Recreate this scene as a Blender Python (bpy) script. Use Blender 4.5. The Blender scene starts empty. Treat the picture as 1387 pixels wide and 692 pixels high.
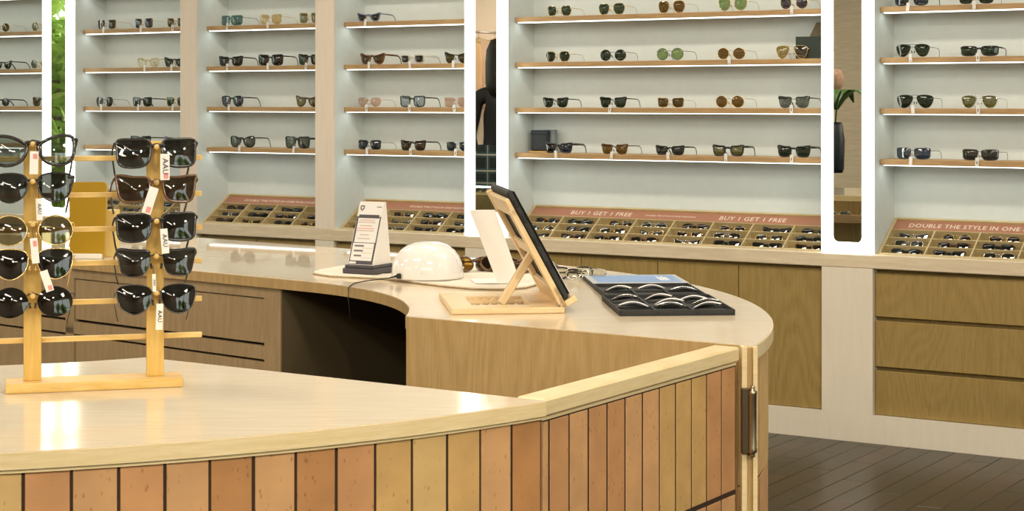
import bpy, math, random
from mathutils import Vector, Matrix
random.seed(7)
D = bpy.data; S = bpy.context.scene; COL = S.collection
PI = math.pi; R = math.radians

# ------------------------------------------------------------------ camera, world, lights, exposure
FPX, CX, HY, CAMH = 2450.0, 693.5, 136.5, 1.338       # focal length and horizon in pixels, eye height in m
TH = math.atan(2450/3911)                              # angle between the view and the display wall's normal
cam = D.cameras.new('camera'); cam.sensor_width = 36; cam.lens = FPX/1387*36
cam.shift_y = -(346-HY)/1387; cam.clip_start = .05
co = D.objects.new('camera', cam); COL.objects.link(co)
co.location = (0, 0, CAMH); co.rotation_euler = (PI/2, 0, TH); S.camera = co
wd = D.worlds.new('daylight'); S.world = wd; wd.use_nodes = True
wd.node_tree.nodes['Background'].inputs[0].default_value = (.93, 1, .95, 1)
wd.node_tree.nodes['Background'].inputs[1].default_value = 3.2
S.view_settings.view_transform = 'Standard'; S.view_settings.look = 'None'
S.view_settings.exposure = 0.2; S.view_settings.gamma = 1; S.view_settings.use_curve_mapping = False
S.cycles.max_bounces = 8; S.cycles.transparent_max_bounces = 16; S.cycles.caustics_reflective = False
S.cycles.caustics_refractive = False; S.cycles.sample_clamp_indirect = 4
CEIL = 2.95
def area(name, loc, sx, sy, power, col, rot=(0, 0, 0)):
    l = D.lights.new(name, 'AREA'); l.shape = 'RECTANGLE'; l.size = sx; l.size_y = sy; l.energy = power; l.color = col
    o = D.objects.new(name, l); COL.objects.link(o); o.location = loc; o.rotation_euler = rot; return o
WARM = (1, .88, .72)
PANELS = [(-5.2, 4.9), (-3.2, 4.9), (-1.2, 4.9), (-5.4, 2.2), (-3.2, 2.2), (-1.0, 2.2), (-3.2, -.8), (-.6, -.8), (-8.0, 1.0), (-8.0, -2.0), (-5.6, -2.2), (-.8, -3.0), (1.6, -1.6), (1.6, 1.4)]  # unseen ceiling panels, added to light the shop and its far walls
for i, (x, y) in enumerate(PANELS):
    area('added_panel_lamp', (x, y, CEIL-.03), 1.0, .3, 44 if x < -5.5 and (x < -7 or y < 0) else (19 if y > 0 and x < 0 else 12), WARM)
SPOTS = [((-1.6, -.9), (-1.0, 2.7)), ((-.3, -1.1), (-.2, 2.8)), ((1.0, -.7), (.3, 3.2)), ((2.2, .4), (.4, 3.6)), ((2.6, 2.2), (1.6, 5.6))]   # fill spots added out of view to brighten the counter (right, ahead), and their targets
def spot_pose(a, b):
    c, s_ = math.cos(TH), math.sin(TH)
    p = Vector((a[0]*c-a[1]*s_, a[0]*s_+a[1]*c, CEIL-.22)); q = Vector((b[0]*c-b[1]*s_, b[0]*s_+b[1]*c, .6))
    return p, (q-p).to_track_quat('-Z', 'Y').to_euler()
for a, b in SPOTS:
    p, e = spot_pose(a, b); o = area('fill_spot_lamp', p, .12, .12, 9, (1, .90, .76), e); o.data.shape = 'DISK'; o.data.spread = R(110)

# ------------------------------------------------------------------ coordinate helpers (metres)
def W(xc, zc):                                          # right/ahead of the viewer -> room axes
    return (xc*math.cos(TH)-zc*math.sin(TH), xc*math.sin(TH)+zc*math.cos(TH))
def onz(px, py, z):                                     # a measured point on a level surface, as right/ahead distances
    k = (CAMH-z)/(py-HY); return ((px-CX)*k, FPX*k)
def onwall(px, v):                                      # distance along the wall at depth v
    a, b = W((px-CX)/FPX, 1.0); return a/b*v
def ps(v): return v

# ------------------------------------------------------------------ materials
MATS = {}
def newmat(name):
    m = D.materials.new(name); m.use_nodes = True; MATS[name] = m
    nt = m.node_tree; return m, nt, nt.nodes['Principled BSDF']
def N(nt, t, **kw):
    n = nt.nodes.new(t)
    for k, v in kw.items(): setattr(n, k, v)
    return n
def rgb(c): return (c[0], c[1], c[2], 1)
def srgb(r, g, b):
    f = lambda c: ((c/255+.055)/1.055)**2.4 if c > 10 else c/255/12.92
    return (f(r), f(g), f(b))
def plain(name, col, rough=.5, metal=0, spec=.5, coat=0, noise=0, nscale=40, bump=0, trans=0, alpha=1):
    m, nt, b = newmat(name)
    b.inputs['Base Color'].default_value = rgb(col); b.inputs['Roughness'].default_value = rough
    b.inputs['Metallic'].default_value = metal; b.inputs['Specular IOR Level'].default_value = spec
    b.inputs['Coat Weight'].default_value = coat
    b.inputs['Transmission Weight'].default_value = trans; b.inputs['Alpha'].default_value = alpha
    if noise or bump:
        tc = N(nt, 'ShaderNodeTexCoord'); nz = N(nt, 'ShaderNodeTexNoise'); nz.inputs['Scale'].default_value = nscale
        nz.inputs['Detail'].default_value = 5
        nt.links.new(tc.outputs['Object'], nz.inputs['Vector'])
        if noise:
            mx = N(nt, 'ShaderNodeMix', data_type='RGBA'); mx.inputs['A'].default_value = rgb([c*(1-noise) for c in col])
            mx.inputs['B'].default_value = rgb([min(1, c*(1+noise)) for c in col])
            nt.links.new(nz.outputs['Fac'], mx.inputs['Factor']); nt.links.new(mx.outputs['Result'], b.inputs['Base Color'])
        if bump:
            bp = N(nt, 'ShaderNodeBump'); bp.inputs['Strength'].default_value = bump; bp.inputs['Distance'].default_value = .002
            nt.links.new(nz.outputs['Fac'], bp.inputs['Height']); nt.links.new(bp.outputs['Normal'], b.inputs['Normal'])
    return m
def emit(name, col, strength):
    m, nt, b = newmat(name)
    b.inputs['Base Color'].default_value = rgb(col); b.inputs['Emission Color'].default_value = rgb(col)
    b.inputs['Emission Strength'].default_value = strength; return m
def wood(name, dark, light, stretch, rough=.4, wave=0.0, wst=(5, 5, .8), scale=1.0, coat=0, rot=0.0, spec=.5, bump=.15):
    """grain: noise stretched along one axis, plus arched cathedral figure when wave > 0"""
    m, nt, b = newmat(name)
    tc = N(nt, 'ShaderNodeTexCoord'); mp = N(nt, 'ShaderNodeMapping'); mp.inputs['Scale'].default_value = [s*scale for s in stretch]
    mp.inputs['Rotation'].default_value = (0, 0, rot)
    oi = N(nt, 'ShaderNodeObjectInfo'); ad = N(nt, 'ShaderNodeVectorMath', operation='ADD')
    sc = N(nt, 'ShaderNodeVectorMath', operation='SCALE'); cb = N(nt, 'ShaderNodeCombineXYZ')
    for i in range(3): nt.links.new(oi.outputs['Random'], cb.inputs[i])
    sc.inputs['Scale'].default_value = 7; nt.links.new(cb.outputs[0], sc.inputs[0])
    nt.links.new(tc.outputs['Object'], ad.inputs[0]); nt.links.new(sc.outputs[0], ad.inputs[1]); nt.links.new(ad.outputs[0], mp.inputs['Vector'])
    n1 = N(nt, 'ShaderNodeTexNoise'); n1.inputs['Scale'].default_value = 6; n1.inputs['Detail'].default_value = 8; n1.inputs['Roughness'].default_value = .65
    nt.links.new(mp.outputs[0], n1.inputs['Vector']); fac = n1.outputs['Fac']
    if wave:
        n2 = N(nt, 'ShaderNodeTexNoise'); n2.inputs['Scale'].default_value = .9; n2.inputs['Detail'].default_value = 1.5
        mw = N(nt, 'ShaderNodeMapping'); mw.inputs['Scale'].default_value = wst; nt.links.new(ad.outputs[0], mw.inputs['Vector']); nt.links.new(mw.outputs[0], n2.inputs['Vector'])
        mu = N(nt, 'ShaderNodeMath', operation='MULTIPLY'); mu.inputs[1].default_value = 130; nt.links.new(n2.outputs['Fac'], mu.inputs[0])
        si = N(nt, 'ShaderNodeMath', operation='SINE'); nt.links.new(mu.outputs[0], si.inputs[0])
        m2 = N(nt, 'ShaderNodeMath', operation='MULTIPLY_ADD'); m2.inputs[1].default_value = wave; nt.links.new(si.outputs[0], m2.inputs[0]); nt.links.new(fac, m2.inputs[2])
        fac = m2.outputs[0]
    cr = N(nt, 'ShaderNodeValToRGB'); cr.color_ramp.elements[0].position = .3; cr.color_ramp.elements[1].position = .7
    cr.color_ramp.elements[0].color = rgb(dark); cr.color_ramp.elements[1].color = rgb(light)
    nt.links.new(fac, cr.inputs[0]); nt.links.new(cr.outputs[0], b.inputs['Base Color'])
    b.inputs['Roughness'].default_value = rough; b.inputs['Coat Weight'].default_value = coat; b.inputs['Coat Roughness'].default_value = .04
    b.inputs['Specular IOR Level'].default_value = spec
    if bump:
        bp = N(nt, 'ShaderNodeBump'); bp.inputs['Strength'].default_value = bump; bp.inputs['Distance'].default_value = .001
        nt.links.new(fac, bp.inputs['Height']); nt.links.new(bp.outputs['Normal'], b.inputs['Normal'])
    return m
def lensmat(name, tint, mirror=.0, rough=.01):
    m, nt, b = newmat(name); nt.nodes.remove(b); out = nt.nodes['Material Output']
    tr = N(nt, 'ShaderNodeBsdfTransparent'); tr.inputs[0].default_value = rgb([math.sqrt(c) for c in tint])
    gl = N(nt, 'ShaderNodeBsdfGlossy'); gl.inputs['Roughness'].default_value = rough; gl.inputs[0].default_value = (.95, .95, .95, 1)
    fr = N(nt, 'ShaderNodeFresnel'); fr.inputs[0].default_value = 1.5
    a0 = N(nt, 'ShaderNodeMath', operation='ADD'); a0.inputs[1].default_value = mirror; nt.links.new(fr.outputs[0], a0.inputs[0])
    ge = N(nt, 'ShaderNodeNewGeometry'); iv = N(nt, 'ShaderNodeMath', operation='SUBTRACT'); iv.inputs[0].default_value = 1; nt.links.new(ge.outputs['Backfacing'], iv.inputs[1])
    ad = N(nt, 'ShaderNodeMath', operation='MULTIPLY'); nt.links.new(a0.outputs[0], ad.inputs[0]); nt.links.new(iv.outputs[0], ad.inputs[1])
    mx = N(nt, 'ShaderNodeMixShader'); nt.links.new(ad.outputs[0], mx.inputs[0]); nt.links.new(tr.outputs[0], mx.inputs[1]); nt.links.new(gl.outputs[0], mx.inputs[2])
    nt.links.new(mx.outputs[0], out.inputs[0]); return m

M = {}
M['plaster'] = plain('plaster', (.63, .69, .68), .85, noise=.05, nscale=25, bump=.12)
M['postwood'] = wood('whitewashed_post', (.76, .67, .57), (.84, .75, .65), (12, 12, .8), .5, scale=1.0, bump=.05)
M['palewood'] = wood('pale_ash', (.60, .50, .35), (.74, .64, .48), (1.2, 10, 10), .45, bump=.08)
M['lowpanel'] = wood('whitewashed_panel', (.71, .655, .54), (.76, .70, .585), (8, 8, 1), .55, bump=.05)
M['shelf'] = wood('oak_shelf', (.36, .22, .095), (.52, .34, .16), (1.5, 14, 14), .5)
M['oak'] = wood('oak_veneer', (.27, .185, .058), (.36, .255, .088), (40, 40, 2.5), .42, wave=.09, bump=.1)
M['oakh'] = wood('oak_veneer_level', (.27, .185, .058), (.36, .255, .088), (40, 40, 2.5), .42, wave=.07, wst=(4, 5, 1.1), bump=.1)
M['oakwarm'] = wood('oak_veneer_warm', (.40, .265, .105), (.50, .345, .155), (40, 40, 2.5), .4, wave=.09, bump=.1)
M['oakgrey'] = wood('oak_veneer_drawer', (.30, .21, .11), (.40, .29, .155), (40, 40, 2.5), .45, wave=.07, bump=.1)
M['top'] = wood('counter_top_ash', (.64, .54, .39), (.73, .64, .49), (1.2, 22, 22), .03, coat=0, rot=-.35, bump=0, spec=.5)
M['topf'] = wood('counter_top_front_ash', (.64, .53, .37), (.73, .63, .47), (1.2, 22, 22), .12, rot=-.35, bump=.012, spec=.5)
M['edge'] = wood('counter_edge_ash', (.67, .52, .26), (.80, .66, .40), (2, 2, 26), .35, bump=.06)
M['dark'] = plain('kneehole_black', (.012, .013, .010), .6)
M['sideshade'] = plain('shaded_side_brown', (.13, .10, .052), .5)  # wood of the drawer side with the kneehole's shade put into the colour
M['grout'] = plain('grout', (.035, .017, .008), .9)
M['pine'] = wood('pine', (.62, .39, .10), (.78, .56, .22), (3, 20, 20), .4, bump=.06)
M['pinev'] = wood('pine_upright', (.58, .35, .07), (.74, .50, .15), (20, 20, 2), .4, bump=.06)
M['bamboo'] = wood('bamboo', (.70, .50, .26), (.82, .64, .38), (3, 20, 20), .4, bump=.05)
BR = []
for i, c in enumerate([(.52, .265, .11), (.57, .32, .14), (.45, .215, .075), (.60, .40, .16), (.56, .345, .125)]):
    m, nt, b = newmat('terracotta_%s' % 'abcde'[i]); BR.append(m)
    tc = N(nt, 'ShaderNodeTexCoord'); oi = N(nt, 'ShaderNodeObjectInfo'); ad = N(nt, 'ShaderNodeVectorMath', operation='ADD')
    nt.links.new(tc.outputs['Object'], ad.inputs[0]); nt.links.new(oi.outputs['Location'], ad.inputs[1])
    n1 = N(nt, 'ShaderNodeTexNoise'); n1.inputs['Scale'].default_value = 14; n1.inputs['Detail'].default_value = 6
    n2 = N(nt, 'ShaderNodeTexVoronoi'); n2.inputs['Scale'].default_value = 120
    mp = N(nt, 'ShaderNodeMapping'); mp.inputs['Scale'].default_value = (1, 1, .45)
    nt.links.new(ad.outputs[0], n1.inputs['Vector']); nt.links.new(ad.outputs[0], mp.inputs[0]); nt.links.new(mp.outputs[0], n2.inputs['Vector'])
    cr = N(nt, 'ShaderNodeValToRGB'); cr.color_ramp.elements[0].position = .25; cr.color_ramp.elements[1].position = .75
    cr.color_ramp.elements[0].color = rgb([k*.84 for k in c]); cr.color_ramp.elements[1].color = rgb([k*1.12 for k in c]); nt.links.new(n1.outputs['Fac'], cr.inputs[0])
    c2 = N(nt, 'ShaderNodeValToRGB'); c2.color_ramp.elements[0].position = .10; c2.color_ramp.elements[1].position = .26
    c2.color_ramp.elements[0].color = (.66, .6, .52, 1); c2.color_ramp.elements[1].color = (1, 1, 1, 1); nt.links.new(n2.outputs['Distance'], c2.inputs[0])
    n3 = N(nt, 'ShaderNodeTexNoise'); n3.inputs['Scale'].default_value = 22; nt.links.new(ad.outputs[0], n3.inputs['Vector'])
    c3 = N(nt, 'ShaderNodeValToRGB'); c3.color_ramp.elements[0].position = .48; c3.color_ramp.elements[1].position = .56; nt.links.new(n3.outputs['Fac'], c3.inputs[0])
    mx = N(nt, 'ShaderNodeMix', data_type='RGBA', blend_type='MULTIPLY'); nt.links.new(c3.outputs[0], mx.inputs['Factor'])
    nt.links.new(cr.outputs[0], mx.inputs['A']); nt.links.new(c2.outputs[0], mx.inputs['B'])
    nt.links.new(mx.outputs['Result'], b.inputs['Base Color']); b.inputs['Roughness'].default_value = .7
    bp = N(nt, 'ShaderNodeBump'); bp.inputs['Strength'].default_value = .25; bp.inputs['Distance'].default_value = .0015
    nt.links.new(n1.outputs['Fac'], bp.inputs['Height']); nt.links.new(bp.outputs['Normal'], b.inputs['Normal'])
PL = [wood('floor_plank_' + 'abcd'[i], [k*.7 for k in c], c, (14, 1.6, 5), .30, bump=.1, spec=.32) for i, c in enumerate(
    [(.038, .028, .017), (.043, .031, .018), (.034, .027, .017), (.050, .030, .017)])]
M['floor'] = plain('floor_joint', (.02, .014, .009), .6)
M['led'] = emit('led_strip', (.91, 1, .97), 2.4)
M['ledframe'] = emit('mirror_light', (.98, 1, .90), 4.5)
M['panel'] = emit('added_lamp_glow', WARM, 6)
M['mirror'] = plain('mirror_silver', (.86, .88, .84), .0, 1)
M['white'] = plain('white_gloss', (.86, .84, .82), .12, coat=.4)
M['whitem'] = plain('white_matte', (.82, .79, .74), .5)
M['paper'] = plain('paper', (.80, .79, .76), .6)
M['ink'] = plain('ink', (.02, .02, .022), .6)
M['inkgrey'] = plain('ink_grey', (.18, .16, .16), .6)
M['inkpink'] = plain('ink_pink', (.72, .30, .27), .6)
M['inktan'] = plain('ink_tan', (.62, .50, .44), .6)
M['darkgrey'] = plain('charcoal_plastic', (.065, .06, .072), .4)
M['black'] = plain('black_plastic', (.012, .012, .012), .3)
M['blackm'] = plain('black_matte', (.02, .021, .02), .7, noise=.3, nscale=200)
M['leather'] = plain('black_leather', (.012, .02, .026), .35, bump=.3, nscale=120)
M['greycard'] = plain('grey_card', (.22, .26, .27), .6)
M['greenbox'] = plain('dark_green_box', (.02, .035, .028), .5)
M['cardboard'] = plain('brown_card', (.20, .15, .085), .7, noise=.1)
M['signplate'] = plain('sign_plate', (.37, .17, .105), .55, noise=.06)
M['signtext'] = plain('sign_lettering', (.80, .70, .60), .6)
M['trayw'] = wood('tray_wood', (.46, .36, .18), (.58, .47, .26), (2, 12, 12), .5)
M['trayin'] = wood('tray_inside', (.30, .22, .085), (.40, .30, .125), (2, 12, 12), .6)
M['brass'] = plain('aged_nickel', (.42, .36, .25), .28, 1)
M['brassd'] = plain('dark_bronze', (.16, .125, .08), .35, 1)
M['gold'] = plain('gold_wire', (.80, .60, .28), .22, 1)
M['silver'] = plain('silver_wire', (.75, .74, .72), .2, 1)
M['gun'] = plain('gunmetal_wire', (.10, .10, .10), .3, 1)
M['tortoise'] = plain('tortoiseshell', (.10, .045, .015), .2, noise=.7, nscale=180, coat=.5)
M['brownf'] = plain('brown_acetate', (.13, .05, .015), .2, coat=.5)
M['blackf'] = plain('black_acetate', (.012, .012, .013), .2, coat=.3)
M['clearf'] = plain('clear_acetate', (.75, .74, .66), .15, alpha=.5, coat=.5)
M['yellowf'] = plain('champagne_acetate', (.80, .72, .42), .2, alpha=.65, coat=.5)
M['pinkf'] = plain('rose_wire', (.75, .48, .38), .25, 1)
M['bluef'] = plain('blue_grey_acetate', (.20, .24, .30), .25, coat=.4)
M['mustard'] = plain('mustard_acrylic', (.44, .26, .012), .35)
M['mustardl'] = plain('pale_yellow_card', (.72, .55, .20), .5)
M['bluesticker'] = plain('blue_sticker', (.20, .34, .62), .35)
M['silversticker'] = plain('silver_grey_card', (.46, .47, .50), .35)
M['screen'] = plain('tablet_glass', (.01, .01, .012), .06)
M['cable'] = plain('cable_black', (.012, .012, .012), .45)
M['cloth'] = plain('marbled_cloth', (.74, .68, .57), .8, noise=.12, nscale=14, bump=.3)
M['clothedge'] = plain('cloth_edge', (.50, .40, .27), .85, noise=.5, nscale=45)
M['cream'] = plain('cream_wall', (.80, .70, .58), .8)
M['ceil'] = plain('ceiling_paint', (.80, .78, .73), .9)
M['frame'] = plain('window_frame_dark', (.03, .03, .03), .5)
M['pane'] = lensmat('window_glass', (.93, .96, .93))
M['leaf'] = plain('leaf_green', (.36, .52, .10), .5, noise=.4, nscale=8)
M['leafd'] = plain('leaf_dark_green', (.07, .15, .04), .4, noise=.3, nscale=8)
M['leafm'] = plain('leaf_lime', (.48, .62, .16), .5, noise=.3, nscale=6)
M['bark'] = plain('bark', (.12, .08, .05), .9, noise=.3)
M['skin'] = plain('skin', (.62, .38, .26), .55)
M['blacktop'] = plain('black_knit', (.012, .012, .013), .9)
M['hair'] = plain('hair', (.02, .014, .01), .5)
LT = {'green': ((.035, .06, .028), .02), 'dgreen': ((.012, .028, .014), .02), 'brown': ((.15, .075, .012), .02), 'ltgreen': ((.24, .34, .13), .03),
      'violet': ((.035, .028, .05), .05), 'grey': ((.03, .032, .028), .03), 'ltgrey': ((.13, .15, .13), .03), 'navy': ((.012, .028, .05), .04), 'blue': ((.012, .04, .10), .10),
      'bluegrey': ((.36, .44, .50), .05), 'peach': ((.72, .50, .40), .03), 'yellow': ((.70, .52, .25), .05), 'gold': ((.34, .25, .06), .10), 'olive': ((.12, .12, .035), .10),
      'teal': ((.10, .22, .22), .05), 'clear': ((.80, .78, .66), .02), 'dbrown': ((.05, .028, .01), .03), 'clearish': ((.34, .40, .36), .05), 'amber': ((.085, .052, .012), .02),
      'black': ((.012, .012, .011), .03), 'gold2': ((.20, .17, .08), .06)}
LM = {k: lensmat('lens_'+k, t, mi) for k, (t, mi) in LT.items()}

# ------------------------------------------------------------------ mesh helpers
class MB:
    def __init__(s): s.v = []; s.f = []; s.m = []; s.s = []
    def add(s, vs, fs, mi=0, sm=False):
        o = len(s.v); s.v += [tuple(p) for p in vs]
        for f in fs: s.f.append(tuple(i+o for i in f)); s.m.append(mi); s.s.append(sm)
        return s
    def box(s, c, d, mi=0, bev=0, rot=None):
        hx, hy, hz = d[0]/2, d[1]/2, d[2]/2
        if bev:
            b = min(bev, hx*.9, hy*.9, hz*.9); vs = []
            for sx in (-1, 1):
                for sy in (-1, 1):
                    for sz in (-1, 1):
                        vs += [(sx*hx, sy*(hy-b), sz*(hz-b)), (sx*(hx-b), sy*hy, sz*(hz-b)), (sx*(hx-b), sy*(hy-b), sz*hz)]
            ix = lambda sx, sy, sz, k: ((sx > 0)*4+(sy > 0)*2+(sz > 0))*3+k
            fs = []
            for sg in (-1, 1):
                q = lambda l: l if sg > 0 else l[::-1]
                fs.append(q([ix(sg, -1, -1, 0), ix(sg, 1, -1, 0), ix(sg, 1, 1, 0), ix(sg, -1, 1, 0)]))
                fs.append(q([ix(1, sg, -1, 1), ix(-1, sg, -1, 1), ix(-1, sg, 1, 1), ix(1, sg, 1, 1)]))
                fs.append(q([ix(-1, -1, sg, 2), ix(1, -1, sg, 2), ix(1, 1, sg, 2), ix(-1, 1, sg, 2)]))
            for a in (-1, 1):
                for b2 in (-1, 1):
                    q = lambda l: l if a*b2 > 0 else l[::-1]
                    fs.append(q([ix(a, b2, -1, 1), ix(a, b2, 1, 1), ix(a, b2, 1, 0), ix(a, b2, -1, 0)]))
                    fs.append(q([ix(a, -1, b2, 0), ix(a, 1, b2, 0), ix(a, 1, b2, 2), ix(a, -1, b2, 2)]))
                    fs.append(q([ix(-1, a, b2, 2), ix(1, a, b2, 2), ix(1, a, b2, 1), ix(-1, a, b2, 1)]))
                    for c2 in (-1, 1):
                        t = [ix(a, b2, c2, 0), ix(a, b2, c2, 1), ix(a, b2, c2, 2)]
                        fs.append(t if a*b2*c2 > 0 else t[::-1])
        else:
            vs = [(sx*hx, sy*hy, sz*hz) for sx in (-1, 1) for sy in (-1, 1) for sz in (-1, 1)]
            fs = [(0, 1, 3, 2), (4, 6, 7, 5), (0, 4, 5, 1), (2, 3, 7, 6), (0, 2, 6, 4), (1, 5, 7, 3)]
        if rot is not None: vs = [rot @ Vector(p) for p in vs]
        return s.add([(p[0]+c[0], p[1]+c[1], p[2]+c[2]) for p in vs], fs, mi)
    def b2(s, a, b, mi=0, bev=0):                       # box from two corners
        return s.box([(a[i]+b[i])/2 for i in range(3)], [abs(b[i]-a[i]) for i in range(3)], mi, bev)
    def prism(s, pts, z0, z1, mi=0, mf=None):           # level outline (anticlockwise) raised from z0 to z1
        n = len(pts); vs = [(p[0], p[1], z0) for p in pts]+[(p[0], p[1], z1) for p in pts]
        s.add(vs, [tuple(range(n-1, -1, -1)), tuple(range(n, 2*n))], mi)
        o = len(s.v)-2*n
        for i in range(n):
            j = (i+1) % n; s.f.append((o+i, o+j, o+n+j, o+n+i)); s.m.append(mi if mf is None else mf); s.s.append(False)
        return s
    def sweep(s, path, ra, rb, ref=(0, 1, 0), n=6, closed=False, mi=0, rfun=None):
        P = [Vector(p) for p in path]; L = len(P); ref = Vector(ref); vs = []; fs = []
        for i, p in enumerate(P):
            t = (P[(i+1) % L]-P[i-1]) if closed else (P[min(i+1, L-1)]-P[max(i-1, 0)])
            t.normalize(); a = ref.cross(t)
            if a.length < 1e-4: a = Vector((1, 0, 0)).cross(t)
            a.normalize(); b = t.cross(a); k = rfun(i/(L-1)) if rfun else 1
            for j in range(n):
                g = 2*PI*(j+.5)/n; vs.append(p+a*(ra*k*math.cos(g))+b*(rb*k*math.sin(g)))
        for i in range(L if closed else L-1):
            k = (i+1) % L
            for j in range(n):
                l = (j+1) % n; fs.append((i*n+j, i*n+l, k*n+l, k*n+j))
        if not closed: fs += [tuple(range(n-1, -1, -1)), tuple((L-1)*n+j for j in range(n))]
        return s.add(vs, fs, mi, True)
    def lathe(s, prof, c=(0, 0, 0), n=24, mi=0, sm=True):
        vs = []; fs = []; L = len(prof)
        for r, z in prof:
            for j in range(n): vs.append((c[0]+r*math.cos(2*PI*j/n), c[1]+r*math.sin(2*PI*j/n), c[2]+z))
        for i in range(L-1):
            for j in range(n):
                k = (j+1) % n; fs.append((i*n+j, i*n+k, (i+1)*n+k, (i+1)*n+j))
        fs += [tuple(range(n-1, -1, -1)), tuple((L-1)*n+j for j in range(n))]
        return s.add(vs, fs, mi, sm)
    def mesh(s, name, mats):
        me = D.meshes.new(name); me.from_pydata(s.v, [], s.f); me.polygons.foreach_set('material_index', s.m)
        me.polygons.foreach_set('use_smooth', s.s)
        for m in mats: me.materials.append(m)
        me.update(); return me
    def build(s, name, mats, parent=None, **kw):
        if not isinstance(mats, (list, tuple)): mats = [mats]
        return link(name, s.mesh(name, mats), parent, **kw)
def link(name, me, parent=None, loc=(0, 0, 0), rot=(0, 0, 0)):
    o = D.objects.new(name, me); COL.objects.link(o); o.location = loc; o.rotation_euler = rot
    if parent is not None: o.parent = parent
    return o
def tag(o, label, cat, group=None):
    o['label'] = label; o['category'] = cat
    if group: o['group'] = group
    return o
def thing(name, label, cat, loc=(0, 0, 0), rot=(0, 0, 0), group=None):
    o = D.objects.new(name, None); COL.objects.link(o); o.location = loc; o.rotation_euler = rot; o.empty_display_size = .05
    return tag(o, label, cat, group)
def struct(o): o['kind'] = 'structure'; return o
def copytree(o, parent=None):
    c = o.copy(); COL.objects.link(c)
    if parent is not None: c.parent = parent
    for ch in list(o.children): copytree(ch, c)
    return c
def textmesh(body, size, ext=.0002, shear=0, spacing=1):
    cu = D.curves.new('lettering', 'FONT'); cu.body = body; cu.size = size; cu.extrude = ext; cu.resolution_u = 2
    cu.shear = shear; cu.space_character = spacing; cu.align_x = 'CENTER'; cu.align_y = 'CENTER'
    o = D.objects.new('t', cu); COL.objects.link(o)
    dg = bpy.context.evaluated_depsgraph_get(); me = D.meshes.new_from_object(o.evaluated_get(dg))
    D.objects.remove(o); D.curves.remove(cu); return me

# ------------------------------------------------------------------ room shell
VS, VB, VF = 6.806, 6.97, 6.73                          # shelf fronts, niche backs, faces of the posts
UL, UR, VN = -9.6, 2.6, -4.2
struct(MB().b2((UL, VB, 0), (UR, VB+.12, CEIL)).build('wall_back', M['plaster']))
fl = struct(MB().b2((UL, VN, -.05), (UR, VB, -.004)).build('floor', M['floor']))
pm = [MB().box((0, 0, -.005), (.0885, .4985, .010), 0, .0015).mesh('plank', [PL[0]]) for _ in range(1)]
for i in range(33):
    u = -3.62+i*.09; off = (i*.37 % 1)*.5
    for j in range(8):
        v = 3.70+off+j*.5
        v0_, v1_ = v-.25, min(v+.25, VF+.02)
        if v1_-v0_ < .04: continue
        o = link('plank', pm[0], fl, (u, (v0_+v1_)/2, random.uniform(-.0006, .0004))); o.scale.y = (v1_-v0_-.0015)/.4985
        o.material_slots[0].link = 'OBJECT'; o.material_slots[0].material = random.choice(PL)
# beyond the planks near the wall the boards go on as one finely jointed surface
mb = MB()
for i in range(134):
    u = UL+.05+i*.09
    if u > UR: break
    off = (i*.37 % 1)*.5
    for j in range(-1, 23):
        v = VN+off+j*.5
        if v < VN or v+.25 > 6.76: continue
        if -3.7 < u < -.65 and v > 3.8: continue
        mb.box((u, v+.25, -.004), (.088, .498, .006), random.randrange(4))
o = mb.build('plank_field', PL, fl); o['kind'] = 'stuff'
struct(MB().b2((UL, VN, CEIL), (UR, VB+.12, CEIL+.1)).build('ceiling', M['ceil']))
def wall_with_hole(name, x0, x1, z0, z1, h, axis, pos, th):
    m = MB(); a0, a1, b0, b1 = h
    for (p, q, r_, s_) in ((x0, a0, z0, z1), (a1, x1, z0, z1), (a0, a1, z0, b0), (a0, a1, b1, z1)):
        if q-p < .001 or s_-r_ < .001: continue
        if axis == 'x': m.b2((p, pos, r_), (q, pos+th, s_))
        else: m.b2((pos, p, r_), (pos+th, q, s_))
    return struct(m.build(name, M['cream']))
wall_with_hole('wall_left', VN, VB, 0, CEIL, (2.4, 5.7, .5, 2.7), 'y', UL-.1, .1)
struct(MB().b2((UL, VN-.1, 0), (UR, VN, CEIL)).build('wall_near', M['cream']))
wall_with_hole('wall_right', VN, VB, 0, CEIL, (-.9, 1.9, .4, 2.6), 'y', UR, .1)
def window(name, c0, c1, z0, z1, axis, pos, nm, nh):
    w = MB(); t = .025
    def bar(a, b, c, d):
        if axis == 'x': w.b2((a, pos-.04, c), (b, pos+.01, d))
        else: w.b2((pos-.04, a, c), (pos+.01, b, d))
    for i in range(nm+1):
        p = c0+(c1-c0)*i/nm; bar(p-t, p+t, z0, z1)
    for z in nh: bar(c0, c1, z-t, z+t)
    r = struct(w.build(name, M['frame']))
    for i in range(nm):
        a, b = c0+(c1-c0)*i/nm+t, c0+(c1-c0)*(i+1)/nm-t
        g = MB()
        if axis == 'x': g.b2((a, pos-.018, z0), (b, pos-.012, z1))
        else: g.b2((pos-.018, a, z0), (pos-.012, b, z1))
        g.build('pane', M['pane'], r)
window('window_1', 2.4, 5.7, .5, 2.7, 'y', UL, 3, (.5, 2.7))
window('window_2', -.9, 1.9, .4, 2.6, 'y', UR+.09, 3, (.4, 1.3, 2.6))
for x, y in PANELS:  # housings and glowing faces of the added panels
    t = thing('added_ceiling_panel', 'slim rectangular light panel added on the unseen ceiling', 'ceiling light', (x, y, CEIL), group='added ceiling light panels')
    MB().box((0, 0, -.012), (1.08, .38, .022), 0, .004).build('housing', M['whitem'], t)
    MB().box((0, 0, -.0245), (1.0, .3, .003)).build('diffuser', M['panel'], t)

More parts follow.
